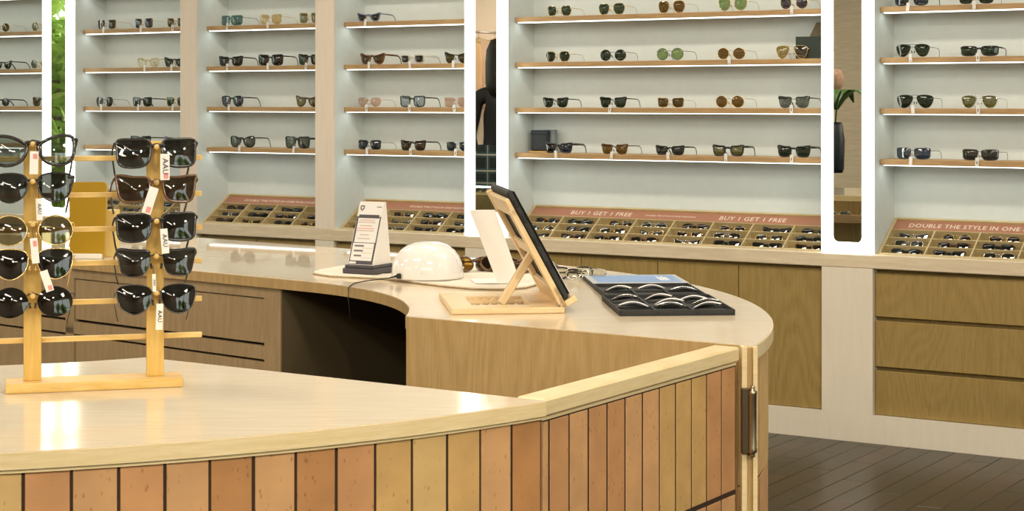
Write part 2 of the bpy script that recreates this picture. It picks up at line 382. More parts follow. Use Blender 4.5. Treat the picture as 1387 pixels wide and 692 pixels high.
# ------------------------------------------------------------------ display wall: posts, lit mirrors, ledge, lower cabinets
POSTS = [(-6.158, -6.054), (-5.31, -5.20), (-1.812, -1.70)]
MIRR = [(-7.118, -6.903), (-4.463, -4.249), (-2.767, -2.555)]
LEDZ0, LEDZ1, NTOP = .682, .737, 2.45
cols = sorted(POSTS+MIRR)
k = 1
for (a, b) in POSTS:
    struct(MB().b2((a, VF, LEDZ1), (b, VF+.012, NTOP), 0).build('trim_%d' % k, M['postwood'])); k += 1
    struct(MB().b2((a, VF+.012, LEDZ1), (b, VB, NTOP), 0).build('trim_%d' % k, M['plaster'])); k += 1
for (a, b) in cols:
    struct(MB().b2((a, VF, .11), (b, VB, LEDZ0)).build('trim_%d' % k, M['lowpanel'])); k += 1
for (a, b) in MIRR:                                     # recess sides behind the mirror boxes
    struct(MB().b2((a, VF+.02, LEDZ1), (b, VB, NTOP)).build('trim_%d' % k, M['plaster'])); k += 1
struct(MB().b2((-8.0, VF-.001, LEDZ0), (-1.7, VF+.05, LEDZ1), 0, .003).build('trim_%d' % k, M['palewood'])); k += 1
struct(MB().b2((-8.0, VF-.004, NTOP), (-1.7, VB, CEIL)).build('trim_%d' % k, M['plaster'])); k += 1
struct(MB().b2((-8.0, VF, 0), (-1.7, VF+.03, .11)).build('baseboard_back', M['lowpanel']))
BAYS = [('far', -8.0, -7.118), ('green', -6.903, -6.158), ('second', -6.054, -5.31), ('third', -5.20, -4.463), ('wide', -4.249, -2.767), ('right', -2.555, -1.812)]
BAYN = {'far': 'bay beyond the mirror with greenery', 'green': 'bay beside the mirror with greenery', 'second': 'bay between the two pale posts',
        'third': 'bay between pale post and mirror', 'wide': 'double-width bay between two mirrors', 'right': 'bay above the three drawers'}
ROWZ = [1.908, 1.708, 1.508, 1.308, 1.108]; ROWN = ['highest', 'top', 'second', 'third', 'lowest']
mirl = ['tall light-framed mirror reflecting green foliage', 'tall light-framed mirror reflecting a person in black', 'tall light-framed mirror beside the three drawers']
for (a, b), lab in zip(MIRR, mirl):
    t = thing('lit_wall_mirror', lab, 'mirror', ((a+b)/2, VF, LEDZ1+.001), group='lit mirrors')
    w = b-a; h = NTOP-LEDZ1-.002; mw = .063; ob = .043; r = .022
    # light frame with a rounded opening
    inn = []
    for cx_, cz_, a0 in ((mw-r, ob+r, -90), (mw-r, h-ob-r, 0), (-mw+r, h-ob-r, 90), (-mw+r, ob+r, 180)):
        for q in range(7): g = R(a0+q*15); inn.append((cx_+r*math.cos(g), cz_+r*math.sin(g)))
    outc = [(w/2, 0), (w/2, h), (-w/2, h), (-w/2, 0)]
    n = len(inn); fm = MB(); vs = []
    for y in (-.004, .018):
        vs += [(p[0], y, p[1]) for p in inn]+[(p[0], y, p[1]) for p in outc]
    fs = []; T = n+4
    for sd, fl_ in ((0, 0), (T, 1)):
        for c in range(4):
            seg = [sd+c*7+q for q in range(7)]
            for q in range(6):
                f = (sd+n+c, seg[q+1], seg[q]); fs.append(f if not fl_ else f[::-1])
            f = (sd+n+c, sd+n+(c+1) % 4, sd+(c*7+7) % n, seg[6]); fs.append(f if not fl_ else f[::-1])
    for i in range(n): fs.append((i, (i+1) % n, T+(i+1) % n, T+i))
    for i in range(4): fs.append((n+i, T+n+i, T+n+(i+1) % 4, n+(i+1) % 4))
    fm.add(vs, fs); fm.build('light_frame', M['ledframe'], t)
    MB().b2((-mw-.003, .006, ob-.003), (mw+.003, .016, h-ob+.003)).build('mirror_glass', M['mirror'], t)
for bn, a, b in BAYS:
    for ri in range(5):
        z = ROWZ[ri]; a_, b_ = a+.0015, b-.0015
        t = thing('display_shelf', 'oak shelf lit from below, %s in the %s' % (ROWN[ri], BAYN[bn]), 'shelf', ((a_+b_)/2, VS, z), group='lit display shelves')
        w = b_-a_
        MB().b2((-w/2, 0, -.022), (w/2, VB-VS, 0), 0, .0015).build('board', M['shelf'], t)
        MB().b2((-w/2+.014, .003, -.0255), (w/2-.014, .046, -.0215)).build('led_strip', M['led'], t)
# lower cabinets
def cabinet(bn, a, b, nd):
    t = thing('base_cabinet', 'oak base cabinet with flush doors under the %s' % BAYN[bn], 'cabinet', ((a+b)/2, VF+.02, .11), group='base cabinets')
    w = b-a; MB().b2((-w/2, .022, 0), (w/2, VB-VF-.04, LEDZ0-.11)).build('body', M['oak'], t)
    dw = w/nd
    for i in range(nd):
        MB().b2((-w/2+i*dw+.0015, 0, .002), (-w/2+(i+1)*dw-.0015, .02, LEDZ0-.11-.014), 0, .0015).build('door', M['oak'], t)
for bn, a, b in BAYS[:-1]: cabinet(bn, a, b, 4 if bn == 'wide' else 2)
a, b = BAYS[-1][1:]
t = thing('drawer_cabinet', 'oak base cabinet with three wide handleless drawers', 'cabinet', ((a+b)/2, VF+.02, .11))
w = b-a; MB().b2((-w/2, .03, 0), (w/2, VB-VF-.04, LEDZ0-.11)).build('body', M['oak'], t)
for z0, z1 in ((.002, .174), (.190, .369), (.385, .556)):
    MB().b2((-w/2+.002, 0, z0), (w/2-.002, .024, z1), 0, .0015).build('drawer', M['oakh'], t)

# ------------------------------------------------------------------ sunglasses
SH = {'panto': [(-.85, .78), (0, 1), (.9, .85), (1, .2), (.72, -.62), (0, -1), (-.70, -.65), (-1, .1)],
      'square': [(-.90, .86), (0, .97), (.95, .95), (1, .2), (.86, -.76), (.1, -1), (-.74, -.8), (-1, .05)],
      'wayfarer': [(-.88, .74), (0, .84), (.98, 1), (1, .5), (.76, -.78), (0, -1), (-.7, -.8), (-.96, 0)],
      'hex': [(-.62, .95), (.55, .98), (.98, .5), (.98, -.1), (.55, -.95), (-.5, -.95), (-.95, -.2), (-.98, .45)],
      'aviator': [(-.80, .88), (.2, 1), (.95, .72), (1, .1), (.62, -.8), (0, -1), (-.58, -.55), (-.95, .35)],
      'cateye': [(-.9, .45), (0, .66), (.98, 1), (.96, .45), (.6, -.78), (-.1, -1), (-.75, -.6), (-1, .05)],
      'rect': [(-.92, .82), (0, .96), (.95, .88), (1, .1), (.9, -.74), (.2, -1), (-.7, -.86), (-1, 0)],
      'butterfly': [(-.9, .42), (-.1, .9), (.8, .96), (1, .4), (.85, -.6), (.2, -1), (-.6, -.78), (-1, -.05)],
      'club': [(-.92, .74), (0, .84), (.97, .95), (.97, .3), (.7, -.76), (0, -1), (-.7, -.76), (-.95, 0)]}
SH['round'] = [(math.cos(R(135-45*i)), math.sin(R(135-45*i))) for i in range(8)]
def outline(shape, sub=4):
    c = SH[shape]; n = len(c); out = []
    for i in range(n):
        p0, p1, p2, p3 = c[i-1], c[i], c[(i+1) % n], c[(i+2) % n]
        for q in range(sub):
            t = q/sub
            out.append(tuple(.5*((2*p1[k])+(-p0[k]+p2[k])*t+(2*p0[k]-5*p1[k]+4*p2[k]-p3[k])*t*t+(-p0[k]+3*p1[k]-3*p2[k]+p3[k])*t**3) for k in (0, 1)))
    return out
GC = {}
def glasses_meshes(shape, style, fm, lm, lw, lh, br, thick, wrap, folded, n):
    key = (shape, style, fm, lm, lw, lh, br, thick, wrap, folded)
    if key in GC: return GC[key]
    out = outline(shape); zc = lh/2+(thick if style in ('full', 'wire') else .001); res = {}
    yw = lambda x: wrap*(x/.07)**2
    fr = MB(); rm = {'full': thick, 'wire': .0011, 'brow': .0010, 'rimless': 0}[style]
    for sg in (1, -1):
        cx_ = br/2+lw/2+ (thick if style == 'full' else .001)
        pts = [Vector((sg*(cx_+p[0]*lw/2), 0, zc+p[1]*lh/2)) for p in out]
        for p in pts: p.y = yw(p.x)
        c = Vector((sg*cx_, yw(cx_)-.0036, zc)); L = len(pts); ln = MB()
        r2 = [c.lerp(p, .55) for p in pts]
        for p, q in zip(r2, pts): p.y = yw(p.x)-.0026
        vs = pts+r2+[c]; back = [Vector((p.x, p.y+.0019, p.z)) for p in vs]
        fs = []
        for i in range(L):
            j = (i+1) % L; fs += [(i, j, L+j, L+i), (L+i, L+j, 2*L)]
        o = len(vs); fb = [tuple(k_+o for k_ in f[::-1]) for f in fs]
        sd = [(i, o+i, o+(i+1) % L, (i+1) % L) for i in range(L)]
        if sg > 0: fs, fb, sd = [f[::-1] for f in fs], [f[::-1] for f in fb], [f[::-1] for f in sd]
        ln.add(vs+back, [f for f in fs+fb], 0, True); ln.add([], []); ln.add(vs+back, sd, 0, False)
        res['lens%d' % sg] = ln.mesh('lens', [LM[lm]])
        if rm: fr.sweep([p+Vector((0, .0009, 0)) for p in pts], rm, rm*1.1+.0006, n=n, closed=True)
        if style == 'brow':                             # heavy bar over the top of the lens
            tops = [i for i in range(L) if out[i][1] > .42]
            st = max(range(len(tops)), key=lambda q: (tops[q]-tops[q-1]) % L); tops = tops[st:]+tops[:st]
            fr.sweep([pts[i]+Vector((0, .0005, .001)) for i in tops], .0026, .0028, n=n)
    xb = br/2+.003; zb = zc+lh*.22
    if style == 'full':
        fr.sweep([(-xb-.004, yw(0)+.001, zb), (0, -.0005, zb+lh*.05), (xb+.004, yw(0)+.001, zb)], thick*1.5, thick*1.2, n=n)
    else:
        fr.sweep([(-xb, .0005, zb), (-xb*.5, -.002, zb+.002), (0, -.003, zb+.003), (xb*.5, -.002, zb+.002), (xb, .0005, zb)], .0012, .0012, n=n)
        if shape == 'aviator' or style == 'wire2':
            fr.sweep([(-xb-.006, .0006, zc+lh*.46), (0, -.001, zc+lh*.49), (xb+.006, .0006, zc+lh*.46)], .0011, .0011, n=n)
        for sg in (-1, 1): fr.sweep([(sg*(br/2-.001), .006, zc-.001), (sg*(br/2-.002), .008, zc-.010)], .0022, .0012, n=n)
    hw = br/2+lw+(2*thick if style == 'full' else .002); zh = zc+lh*(.36 if style in ('full', 'brow') else .25); y0 = yw(hw)
    tr, tz = (.0016, .0030) if style in ('full',) else ((.0013, .0022) if style == 'brow' else (.0009, .0011))
    if thick > .0030 and style == 'full': tr, tz = .0019, .0045
    ends = {}
    for sg in (1, -1):                                  # end pieces
        ends[sg] = MB() if style == 'rimless' else fr
        ends[sg].sweep([(sg*(hw-.007), yw(hw-.006)+.001, zh), (sg*(hw+.001), y0+.001, zh), (sg*(hw+.002), y0+.006, zh)], tz*1.0, tr*1.2, n=n)
    if folded:
        for q, sg in enumerate((1, -1)):
            tp = ends[sg] if style == 'rimless' else MB(); y1 = .010+q*.006
            tp.sweep([(sg*(hw+.001), y0+.004, zh), (sg*(hw-.004), y1+y0*.6, zh), (0, y1+.004, zh-.002), (-sg*.035, y1+.004, zh-.004), (-sg*.058, y1+.006, zh-.020)], tr, tz, n=n)
            res['temple%d' % sg] = tp.mesh('temple', [M[fm]])
    else:
        for sg in (1, -1):
            tp = ends[sg] if style == 'rimless' else MB(); pth = []
            for yy, zz, xx in ((.004, zh, .002), (.05, zh-.001, .0025), (.095, zh-.003, .001), (.108, zh-.008, 0), (.118, zh*.62, -.002), (.126, zh*.34, -.004), (.134, .0015, -.007)):
                pth.append((sg*(hw+xx), y0+yy, zz))
            tp.sweep(pth, tr, tz, ref=(0, 0, 1), n=n)
            res['temple%d' % sg] = tp.mesh('temple', [M[fm]])
    res['frame'] = fr.mesh('frame', [M[fm]]); res['zc'] = zc
    GC[key] = res; return res
def make_tag(w, h, mark):
    m = MB(); m.box((0, 0, -h/2), (w, .0006, h), 0)
    if mark == 1: m.box((0, -.0005, -h*.58), (w*.32, .0004, h*.36), 1)
    if mark == 2: m.box((0, -.0005, -h*.86), (w*.35, .0004, h*.12), 1)
    m.sweep([(0, 0, -.002), (0, .004, .006), (0, .010, .012)], .0005, .0005, n=4)
    return m.mesh('price_tag', [M['paper'], M['inkgrey']])
TAGS = [make_tag(.0135, .032, i) for i in range(3)]
def glasses(label, loc, rot, shape, style, fm, lm, lw=.050, lh=.042, br=.018, thick=.0024, wrap=.006, tagk=None, folded=False, group=None, centred=False, n=6, temples=True):
    lw, lh = (round(lw*1.07, 4), round(lh*1.05, 4)) if not folded and not centred else (lw, lh)
    g = glasses_meshes(shape, style, fm, lm, lw, lh, br, thick, wrap, folded, n)
    t = thing('sunglasses', label, 'sunglasses', loc, rot, group)
    dz = -g['zc'] if centred else 0
    for nm, key in (('frame', 'frame'), ('lens', 'lens1'), ('lens', 'lens-1'), ('temple', 'temple1'), ('temple', 'temple-1')):
        link(nm, g[key], t, (0, 0, dz))
    if tagk is not None: link('price_tag', TAGS[tagk], t, (random.uniform(-.003, .003), -.022, .012+dz), (0, random.uniform(-.12, .12), 0))
    return t
# px of the bridge, shelf row, shape, style, frame, lens, lens width, lens height, bridge, thick, tag, look
FULL, WIRE, BROW, RL = 'full', 'wire', 'brow', 'rimless'
WALL = {
 'far': [(1, 1, 'round', WIRE, 'gold', 'amber', .048, .044, .02, .002, None, 'gold wire'), (54, 1, 'round', WIRE, 'gold', 'gold2', .048, .044, .02, .002, None, 'olive gold wire'),
         (4, 2, 'cateye', FULL, 'blackf', 'black', .048, .042, .018, .002, None, 'black pointed'), (53, 2, 'round', WIRE, 'gold', 'ltgrey', .05, .044, .02, .002, None, 'grey gold-rimmed'),
         (1, 3, 'round', FULL, 'blackf', 'grey', .046, .038, .02, .002, None, 'black round'), (56, 3, 'square', FULL, 'tortoise', 'amber', .056, .044, .016, .002, None, 'large tortoiseshell')],
 'green': [(144, 1, 'square', RL, 'gold', 'dbrown', .046, .045, .022, .002, 0, 'rimless dark brown'), (194, 1, 'square', RL, 'gold', 'violet', .046, .046, .020, .002, 0, 'rimless smoky violet'), (238, 1, 'square', WIRE, 'gold', 'amber', .044, .042, .02, .002, 1, 'amber gold wire'),
           (200, 2, 'butterfly', FULL, 'yellowf', 'clear', .054, .042, .016, .003, 0, 'translucent champagne'), (236, 2, 'cateye', FULL, 'blackf', 'grey', .050, .044, .016, .0028, 0, 'black pointed'),
           (141, 3, 'hex', WIRE, 'gun', 'grey', .044, .044, .018, .002, 0, 'dark grey angular'), (192, 3, 'square', FULL, 'blackf', 'dgreen', .050, .042, .018, .0024, 0, 'black dark-green'), (238, 3, 'square', WIRE, 'gold', 'dgreen', .050, .044, .02, .002, 0, 'dark-green gold wire'),
           (190, 4, 'square', FULL, 'blackf', 'dgreen', .050, .044, .018, .0026, None, 'black square'), (236, 4, 'wayfarer', FULL, 'blackf', 'grey', .050, .042, .018, .0026, None, 'black tapered')],
 'second': [(312, 1, 'rect', RL, 'gun', 'teal', .062, .048, .004, .002, 1, 'frameless teal shield'), (366, 1, 'square', RL, 'gold', 'yellow', .052, .046, .018, .002, 0, 'pale yellow rimless'), (419, 1, 'square', WIRE, 'gold', 'gold2', .048, .046, .02, .002, None, 'olive gold wire'),
            (312, 2, 'wayfarer', FULL, 'blackf', 'grey', .056, .044, .016, .0028, 1, 'black upswept'), (366, 2, 'square', FULL, 'blackf', 'black', .056, .048, .016, .0026, 0, 'large black square'), (419, 2, 'wayfarer', FULL, 'blackf', 'grey', .054, .048, .016, .003, 1, 'thick black'),
            (314, 3, 'panto', FULL, 'blackf', 'blue', .054, .048, .016, .0026, 2, 'black blue-lensed'), (416, 3, 'cateye', FULL, 'tortoise', 'gold2', .054, .048, .016, .003, None, 'tortoiseshell pointed'),
            (328, 4, 'butterfly', FULL, 'blackf', 'ltgrey', .058, .050, .014, .003, 2, 'oversized black butterfly'), (402, 4, 'square', FULL, 'blackf', 'ltgrey', .058, .050, .014, .0034, 0, 'oversized black square')],
 'third': [(499, 1, 'cateye', FULL, 'bluef', 'black', .048, .036, .018, .003, 0, 'small blue-grey pointed'),
           (504, 2, 'cateye', FULL, 'brownf', 'amber', .054, .044, .014, .0040, 0, 'thick brown pointed'), (558, 2, 'rect', FULL, 'clearf', 'black', .044, .034, .024, .0044, 0, 'clear-framed small dark'), (618, 2, 'cateye', BROW, 'blackf', 'amber', .050, .046, .02, .003, 0, 'black-browed'),
           (500, 3, 'panto', RL, 'pinkf', 'peach', .052, .042, .014, .002, 1, 'pale rose rimless'), (558, 3, 'square', FULL, 'blackf', 'bluegrey', .052, .046, .018, .0026, 1, 'black pale-lensed'), (618, 3, 'square', WIRE, 'pinkf', 'peach', .052, .040, .016, .002, 1, 'rose wire'),
           (500, 4, 'rect', WIRE, 'gun', 'navy', .052, .042, .014, .002, 0, 'navy squared aviator'), (559, 4, 'wayfarer', FULL, 'blackf', 'dbrown', .052, .042, .018, .0026, 1, 'brown-black tapered'), (620, 4, 'rect', WIRE, 'silver', 'navy', .052, .040, .014, .002, 1, 'silver-rimmed navy')],
 'wide': [(757, 1, 'hex', WIRE, 'gold', 'green', .044, .041, .022, .002, None, 'gold hexagonal green'), (828, 1, 'hex', WIRE, 'gold', 'green', .047, .044, .020, .002, None, 'gold rounded-square green'), (909, 1, 'hex', WIRE, 'gold', 'brown', .048, .046, .020, .002, None, 'gold brown-lensed'), (992, 1, 'panto', WIRE, 'gold', 'ltgreen', .050, .048, .018, .002, None, 'gold pale-green'), (1075, 1, 'round', WIRE, 'gold', 'violet', .046, .046, .020, .002, 2, 'gold violet round'),
          (755, 2, 'hex', WIRE, 'gold', 'dgreen', .046, .041, .020, .002, None, 'gold hexagonal dark-green'), (830, 2, 'round', WIRE, 'gun', 'dgreen', .047, .045, .018, .002, None, 'dark wire round green'), (907, 2, 'round', WIRE, 'gun', 'ltgreen', .050, .047, .016, .002, None, 'dark wire round light-green'), (990, 2, 'round', WIRE, 'gold', 'brown', .048, .044, .018, .002, 2, 'gold round brown'), (1072, 2, 'aviator', WIRE, 'gold', 'gold', .054, .049, .018, .002, None, 'gold mirrored aviator'),
          (752, 3, 'club', BROW, 'blackf', 'dgreen', .048, .040, .018, .003, None, 'black half-rim green'), (830, 3, 'club', BROW, 'blackf', 'dgreen', .050, .042, .018, .003, 1, 'black half-rim dark-green'), (908, 3, 'square', WIRE, 'gold', 'amber', .046, .038, .018, .002, None, 'gold squared brown'), (988, 3, 'round', WIRE, 'gold', 'brown', .050, .046, .018, .002, None, 'gold round amber'), (1075, 3, 'club', BROW, 'blackf', 'ltgrey', .053, .044, .018, .003, 1, 'black half-rim grey'),
          (756, 4, 'wayfarer', FULL, 'blackf', 'navy', .050, .040, .018, .0034, 0, 'black tapered dark'), (832, 4, 'club', BROW, 'tortoise', 'brown', .050, .040, .018, .003, 2, 'tortoiseshell half-rim brown'), (907, 4, 'wayfarer', FULL, 'blackf', 'grey', .050, .036, .016, .0026, 2, 'black slim tapered'), (986, 4, 'wayfarer', FULL, 'blackf', 'olive', .050, .040, .018, .0036, 2, 'thick black olive-lensed'), (1075, 4, 'wayfarer', FULL, 'blackf', 'dgreen', .053, .042, .016, .0032, 1, 'large black green-lensed')],
 'right': [(1234, 1, 'square', FULL, 'blackf', 'navy', .052, .044, .018, .0024, 0, 'navy square'), (1322, 1, 'square', WIRE, 'gun', 'dgreen', .052, .044, .018, .002, 0, 'dark-green wire'),
           (1236, 2, 'aviator', WIRE, 'gun', 'dgreen', .054, .046, .014, .002, 2, 'black double-bridge green'), (1326, 2, 'rect', FULL, 'blackf', 'dgreen', .056, .034, .014, .0028, 1, 'black low rectangular'),
           (1239, 3, 'aviator', WIRE, 'gun', 'dgreen', .060, .048, .012, .002, 0, 'dark-green aviator'), (1326, 3, 'aviator', WIRE, 'silver', 'olive', .056, .046, .016, .002, 1, 'silver olive aviator'),
           (1236, 4, 'rect', WIRE, 'gun', 'blue', .056, .042, .014, .002, 0, 'blue sport'), (1327, 4, 'rect', WIRE, 'gun', 'grey', .058, .040, .012, .002, 1, 'black wrap')]}
for bn, lst in WALL.items():
    for (px, row, shape, style, fm, lm, lw, lh, br, th, tg, look) in lst:
        v = VS+.012; u = onwall(px, v)
        wr = .012 if look in ('black wrap', 'blue sport', 'black low rectangular', 'frameless teal shield') else .005
        lab = '%s sunglasses on the %s shelf of the %s' % (look, ROWN[row], BAYN[bn])
        glasses(lab, (u, v, ROWZ[row]+.0004), (0, 0, random.uniform(-.05, .05)), shape, style, fm, lm, lw, lh, br, th, wr, tg, group='sunglasses on the lit shelves')

# boxes among the glasses on the wide bay's shelves
t = thing('leather_case', 'black leather case standing on the lowest shelf of the wide bay', 'case', (onwall(732, VS+.10), VS+.11, ROWZ[4]))
MB().box((0, 0, .05), (.085, .05, .088), 0, .006).build('case_body', M['leather'], t)
MB().box((0, -.001, .088), (.087, .053, .022), 0, .005).build('flap', M['leather'], t)
t.rotation_euler = (0, 0, .1)
MB().box((0, 0, .003), (.10, .06, .006), 0, .001).build('wooden_plinth', M['pine'], t)
t = thing('grey_card_box', 'grey card box tucked behind the black leather case', 'box', (onwall(746, VS+.13), VS+.13, ROWZ[4]))
MB().box((0, 0, .05), (.05, .03, .098), 0, .002).build('carton', M['greycard'], t)
MB().box((0, -.0005, .099), (.051, .031, .004), 0, .001).build('lid', M['greycard'], t)
u0 = onwall(1104, VS+.10)
t = thing('open_gift_box', 'dark green box with raised brown lid beside gold aviator sunglasses', 'box', (u0+.005, VS+.09, ROWZ[2]))
g = MB()
for sx in (-1, 1): g.box((sx*.058, 0, .045), (.004, .12, .09))
for sy in (-1, 1): g.box((0, sy*.058, .045), (.112, .004, .09))
g.box((0, 0, .003), (.112, .112, .006)); g.build('carton', M['greenbox'], t)
g = MB(); g.prism([(-.05, 0), (.058, 0), (.058, .062), (-.022, .062)], -.002, .002)
g.build('lid_flap', M['cardboard'], t, loc=(0, .058, .09), rot=(R(82), 0, 0))

# ------------------------------------------------------------------ sorting trays on the ledge
SLOPE = math.atan2(.130, .198); TL = math.hypot(.130, .198)
RH = .0525; Y0 = .010
FC = [('blackf', 'black'), ('tortoise', 'amber'), ('gold', 'olive'), ('gun', 'grey'), ('blackf', 'dgreen'), ('silver', 'ltgrey'), ('brownf', 'dbrown'), ('gold', 'brown')]
def tray(bn, a, b, ncol, texts):
    t = thing('sorting_tray', 'wooden compartment tray with brown sign strip in the %s' % BAYN[bn], 'tray', (a+.002, VF+.042, LEDZ1), (SLOPE, 0, 0), 'sorting trays')
    w = b-a-.004; dp = .034; cw = (w-.012)/ncol; ys = Y0+3*RH
    MB().b2((0, 0, -dp-.006), (w, TL-.001, -dp)).build('base', M['trayin'], t)
    f = MB(); f.b2((0, 0, -dp), (.012, TL, .002), 0, .001); f.b2((w-.012, 0, -dp), (w, TL, .002), 0, .001); f.b2((.012, 0, -dp), (w-.012, .010, .002), 0, .001)
    f.b2((.012, TL-.010, -dp), (w-.012, TL, .006), 0, .001); f.build('rim', M['trayw'], t)
    for r in range(1, 4): MB().b2((.012, Y0+r*RH-.003, -dp), (w-.012, Y0+r*RH, -.001)).build('row_divider', M['trayw'], t)
    for c in range(1, ncol): MB().b2((.006+c*cw-.003, .010, -dp), (.006+c*cw+.003, ys-.003, 0)).build('column_divider', M['trayw'], t)
    sp = MB().b2((.012, ys, -.008), (w-.012, TL-.010, -.003)).build('sign_strip', M['signplate'], t)
    for (body, fx, sz) in texts:
        link('lettering', textmesh_mat(body, sz), sp, (fx*w, (ys+TL-.010)/2-.001, -.0028))
    for c in range(ncol):
        for r in range(3):
            fm, lm = random.choice(FC); shp = random.choice(['wayfarer', 'round', 'square', 'panto', 'aviator', 'cateye'])
            stl = FULL if fm in ('blackf', 'tortoise', 'brownf') else WIRE
            x = .006+(c+.5)*cw+random.uniform(-.012, .012); y = Y0+r*RH+.010
            loc = Matrix.Translation(t.location) @ Matrix.Rotation(SLOPE, 4, 'X') @ Vector((x, y, -dp+.004))
            fn = {'blackf': 'black', 'tortoise': 'tortoiseshell', 'gold': 'gold wire', 'gun': 'dark wire', 'silver': 'silver wire', 'brownf': 'brown'}[fm]
            mark = {'green': 'greenery mirror', 'second': 'post beside greenery bay', 'third': 'post left of white sign', 'wide': 'mirror, double-width tray', 'right': 'mirror, tray above drawers'}[bn]
            glasses('folded %s sunglasses, %s row, %s compartment from the %s' % (fn, ('front', 'middle', 'back')[r], ('first', 'second', 'third', 'fourth', 'fifth', 'sixth', 'seventh', 'eighth')[c], mark.replace('post left of white sign', 'post by the wedge sign')),
                    loc, (SLOPE-R(62), 0, random.uniform(-.1, .1)), shp, stl, fm, lm, .048, .038, .018, .0022, .005, None, True, 'folded glasses in the %s tray' % bn, n=4)
def textmesh_mat(body, sz, mat='signtext', spacing=1.05):
    me = textmesh(body, sz, .0003, spacing=spacing); me.materials.clear(); me.materials.append(M[mat]); return me
tray('green', -6.903, -6.158, 4, [])
tray('second', -6.054, -5.31, 4, [('DOUBLE THE STYLE IN ONE PURCHASE', .48, .024)])
tray('third', -5.20, -4.463, 4, [('DOUBLE THE STYLE IN ONE PURCHASE', .62, .018)])
tray('wide', -4.249, -2.767, 8, [('BUY 1 GET 1 FREE', .245, .037), ('DOUBLE THE STYLE IN ONE PURCHASE', .475, .013), ('BUY 1 GET 1 FREE', .735, .037)])
tray('right', -2.555, -1.812, 4, [('DOUBLE THE STYLE IN ONE PURCHASE', .52, .034)])

# ------------------------------------------------------------------ the counter island (capsule plan, bricks set upright round the outside)
KC = (-1.158, 4.176); KR = 1.742; KW = W(*KC); ZT = .853
def kl(px, py, z=ZT):                                   # a measured point on the counter, in the island's own axes
    p = onz(px, py, z); return (p[0]-KC[0], p[1]-KC[1])
def pol(r, d): return (r*math.cos(R(d)), r*math.sin(R(d)))
KL = (KW[0], KW[1], 0); KRZ = (0, 0, TH)
def arc(r, a0, a1, step=2.0):
    n = max(2, int(abs(a1-a0)/step)+1); return [pol(r, a0+(a1-a0)*i/(n-1)) for i in range(n)]
DIR = pol(1, 140)
def adv(p, d, t): return (p[0]+d[0]*t, p[1]+d[1]*t)
PITCH = 2.156; BRO = 1.732; BZ = [(.822, .575), (.571, .324), (.320, .075)]
bmesh_ = [MB().box((0, .011, 0), (.0606, .022, z1-z0), 0, .0007).mesh('brick', [BR[0]]) for z1, z0 in BZ]
def brick(parent, p, ang, row):
    z1, z0 = BZ[row]
    o = link('brick', bmesh_[row], parent, (p[0], p[1], (z0+z1)/2), (0, 0, ang))
    o.location.x += random.uniform(-.0006, .0006); o.location.y += random.uniform(-.0006, .0006)
    o.material_slots[0].link = 'OBJECT'; o.material_slots[0].material = random.choice([BR[0], BR[1], BR[1], BR[2], BR[3], BR[4]])
# front counter
fc = thing('front_counter', 'curved counter faced with upright terracotta bricks, carrying the wooden eyewear rack', 'counter', KL, KRZ)
AE = -45.9
ein = kl(197, 484)
top = arc(KR, -150, AE)+[ein]+arc(.888, -60, -150)
MB().prism(top, .829, ZT).build('countertop', M['topf'], fc)
MB().prism(arc(KR+.0015, -150, AE)+arc(KR-.010, AE, -150), .8285, ZT-.0015).build('edge_band', M['edge'], fc)
MB().prism(arc(KR-.004, -150, AE)+arc(KR-.02, AE, -150), .8225, .8285).build('edge_strip', M['edge'], fc)
MB().prism(arc(BRO-.0012, -150, AE)+arc(KR-.05, AE, -150), .06, .8285).build('backing', M['grout'], fc)
MB().prism(arc(KR-.05, -150, AE-.6)+[adv(ein, pol(1, -60), .02)]+arc(.91, -60, -150), 0, .06).build('plinth', M['oakgrey'], fc)
MB().prism([pol(KR-.012, AE), pol(KR-.03, AE-.8), (ein[0]+.01, ein[1]-.03), (ein[0]+.012, ein[1]-.012)], .06, .829).build('end_panel', M['oakwarm'], fc)
MB().prism(arc(.93, -150, -61)+arc(.91, -61, -150), .06, .829).build('inner_panel', M['oakgrey'], fc)
for i in range(48):
    a = AE-PITCH*(i+.5)
    for row in range(3):
        p = pol(BRO, a); brick(fc, p, R(a+90), row)
# gate
ga, gb = kl(737, 541), kl(1002, 469.6); gv = Vector((gb[0]-ga[0], gb[1]-ga[1], 0)); GLN = gv.length; gang = math.atan2(gv.y, gv.x)
ca, sa = math.cos(TH), math.sin(TH)
gp = (KW[0]+ga[0]*ca-ga[1]*sa, KW[1]+ga[0]*sa+ga[1]*ca, 0)
gt = thing('counter_gate', 'straight swing gate faced with upright terracotta bricks and pale top rail', 'gate', gp, (0, 0, TH+gang))
MB().b2((.002, 0, .823), (GLN, .056, ZT), 0, .004).build('top_rail', M['edge'], gt)
MB().b2((.004, .006, .817), (GLN-.004, .05, .823)).build('edge_strip', M['edge'], gt)
MB().b2((.004, .0044, .05), (GLN-.010, .048, .817)).build('core', M['grout'], gt)
MB().b2((.004, .048, .05), (GLN-.010, .052, .82)).build('inner_panel', M['oakwarm'], gt)
nb = 11; pit = (GLN-.010)/(nb+.35)
MBp = [MB().box((0, .011, 0), (pit-.0064, .022, z1-z0-.006), 0, .0006).mesh('brick', [BR[0]]) for z1, z0 in BZ]
MBh = [MB().box((0, .011, 0), (pit*.35-.0064, .022, z1-z0-.006), 0, .0006).mesh('brick', [BR[0]]) for z1, z0 in BZ]
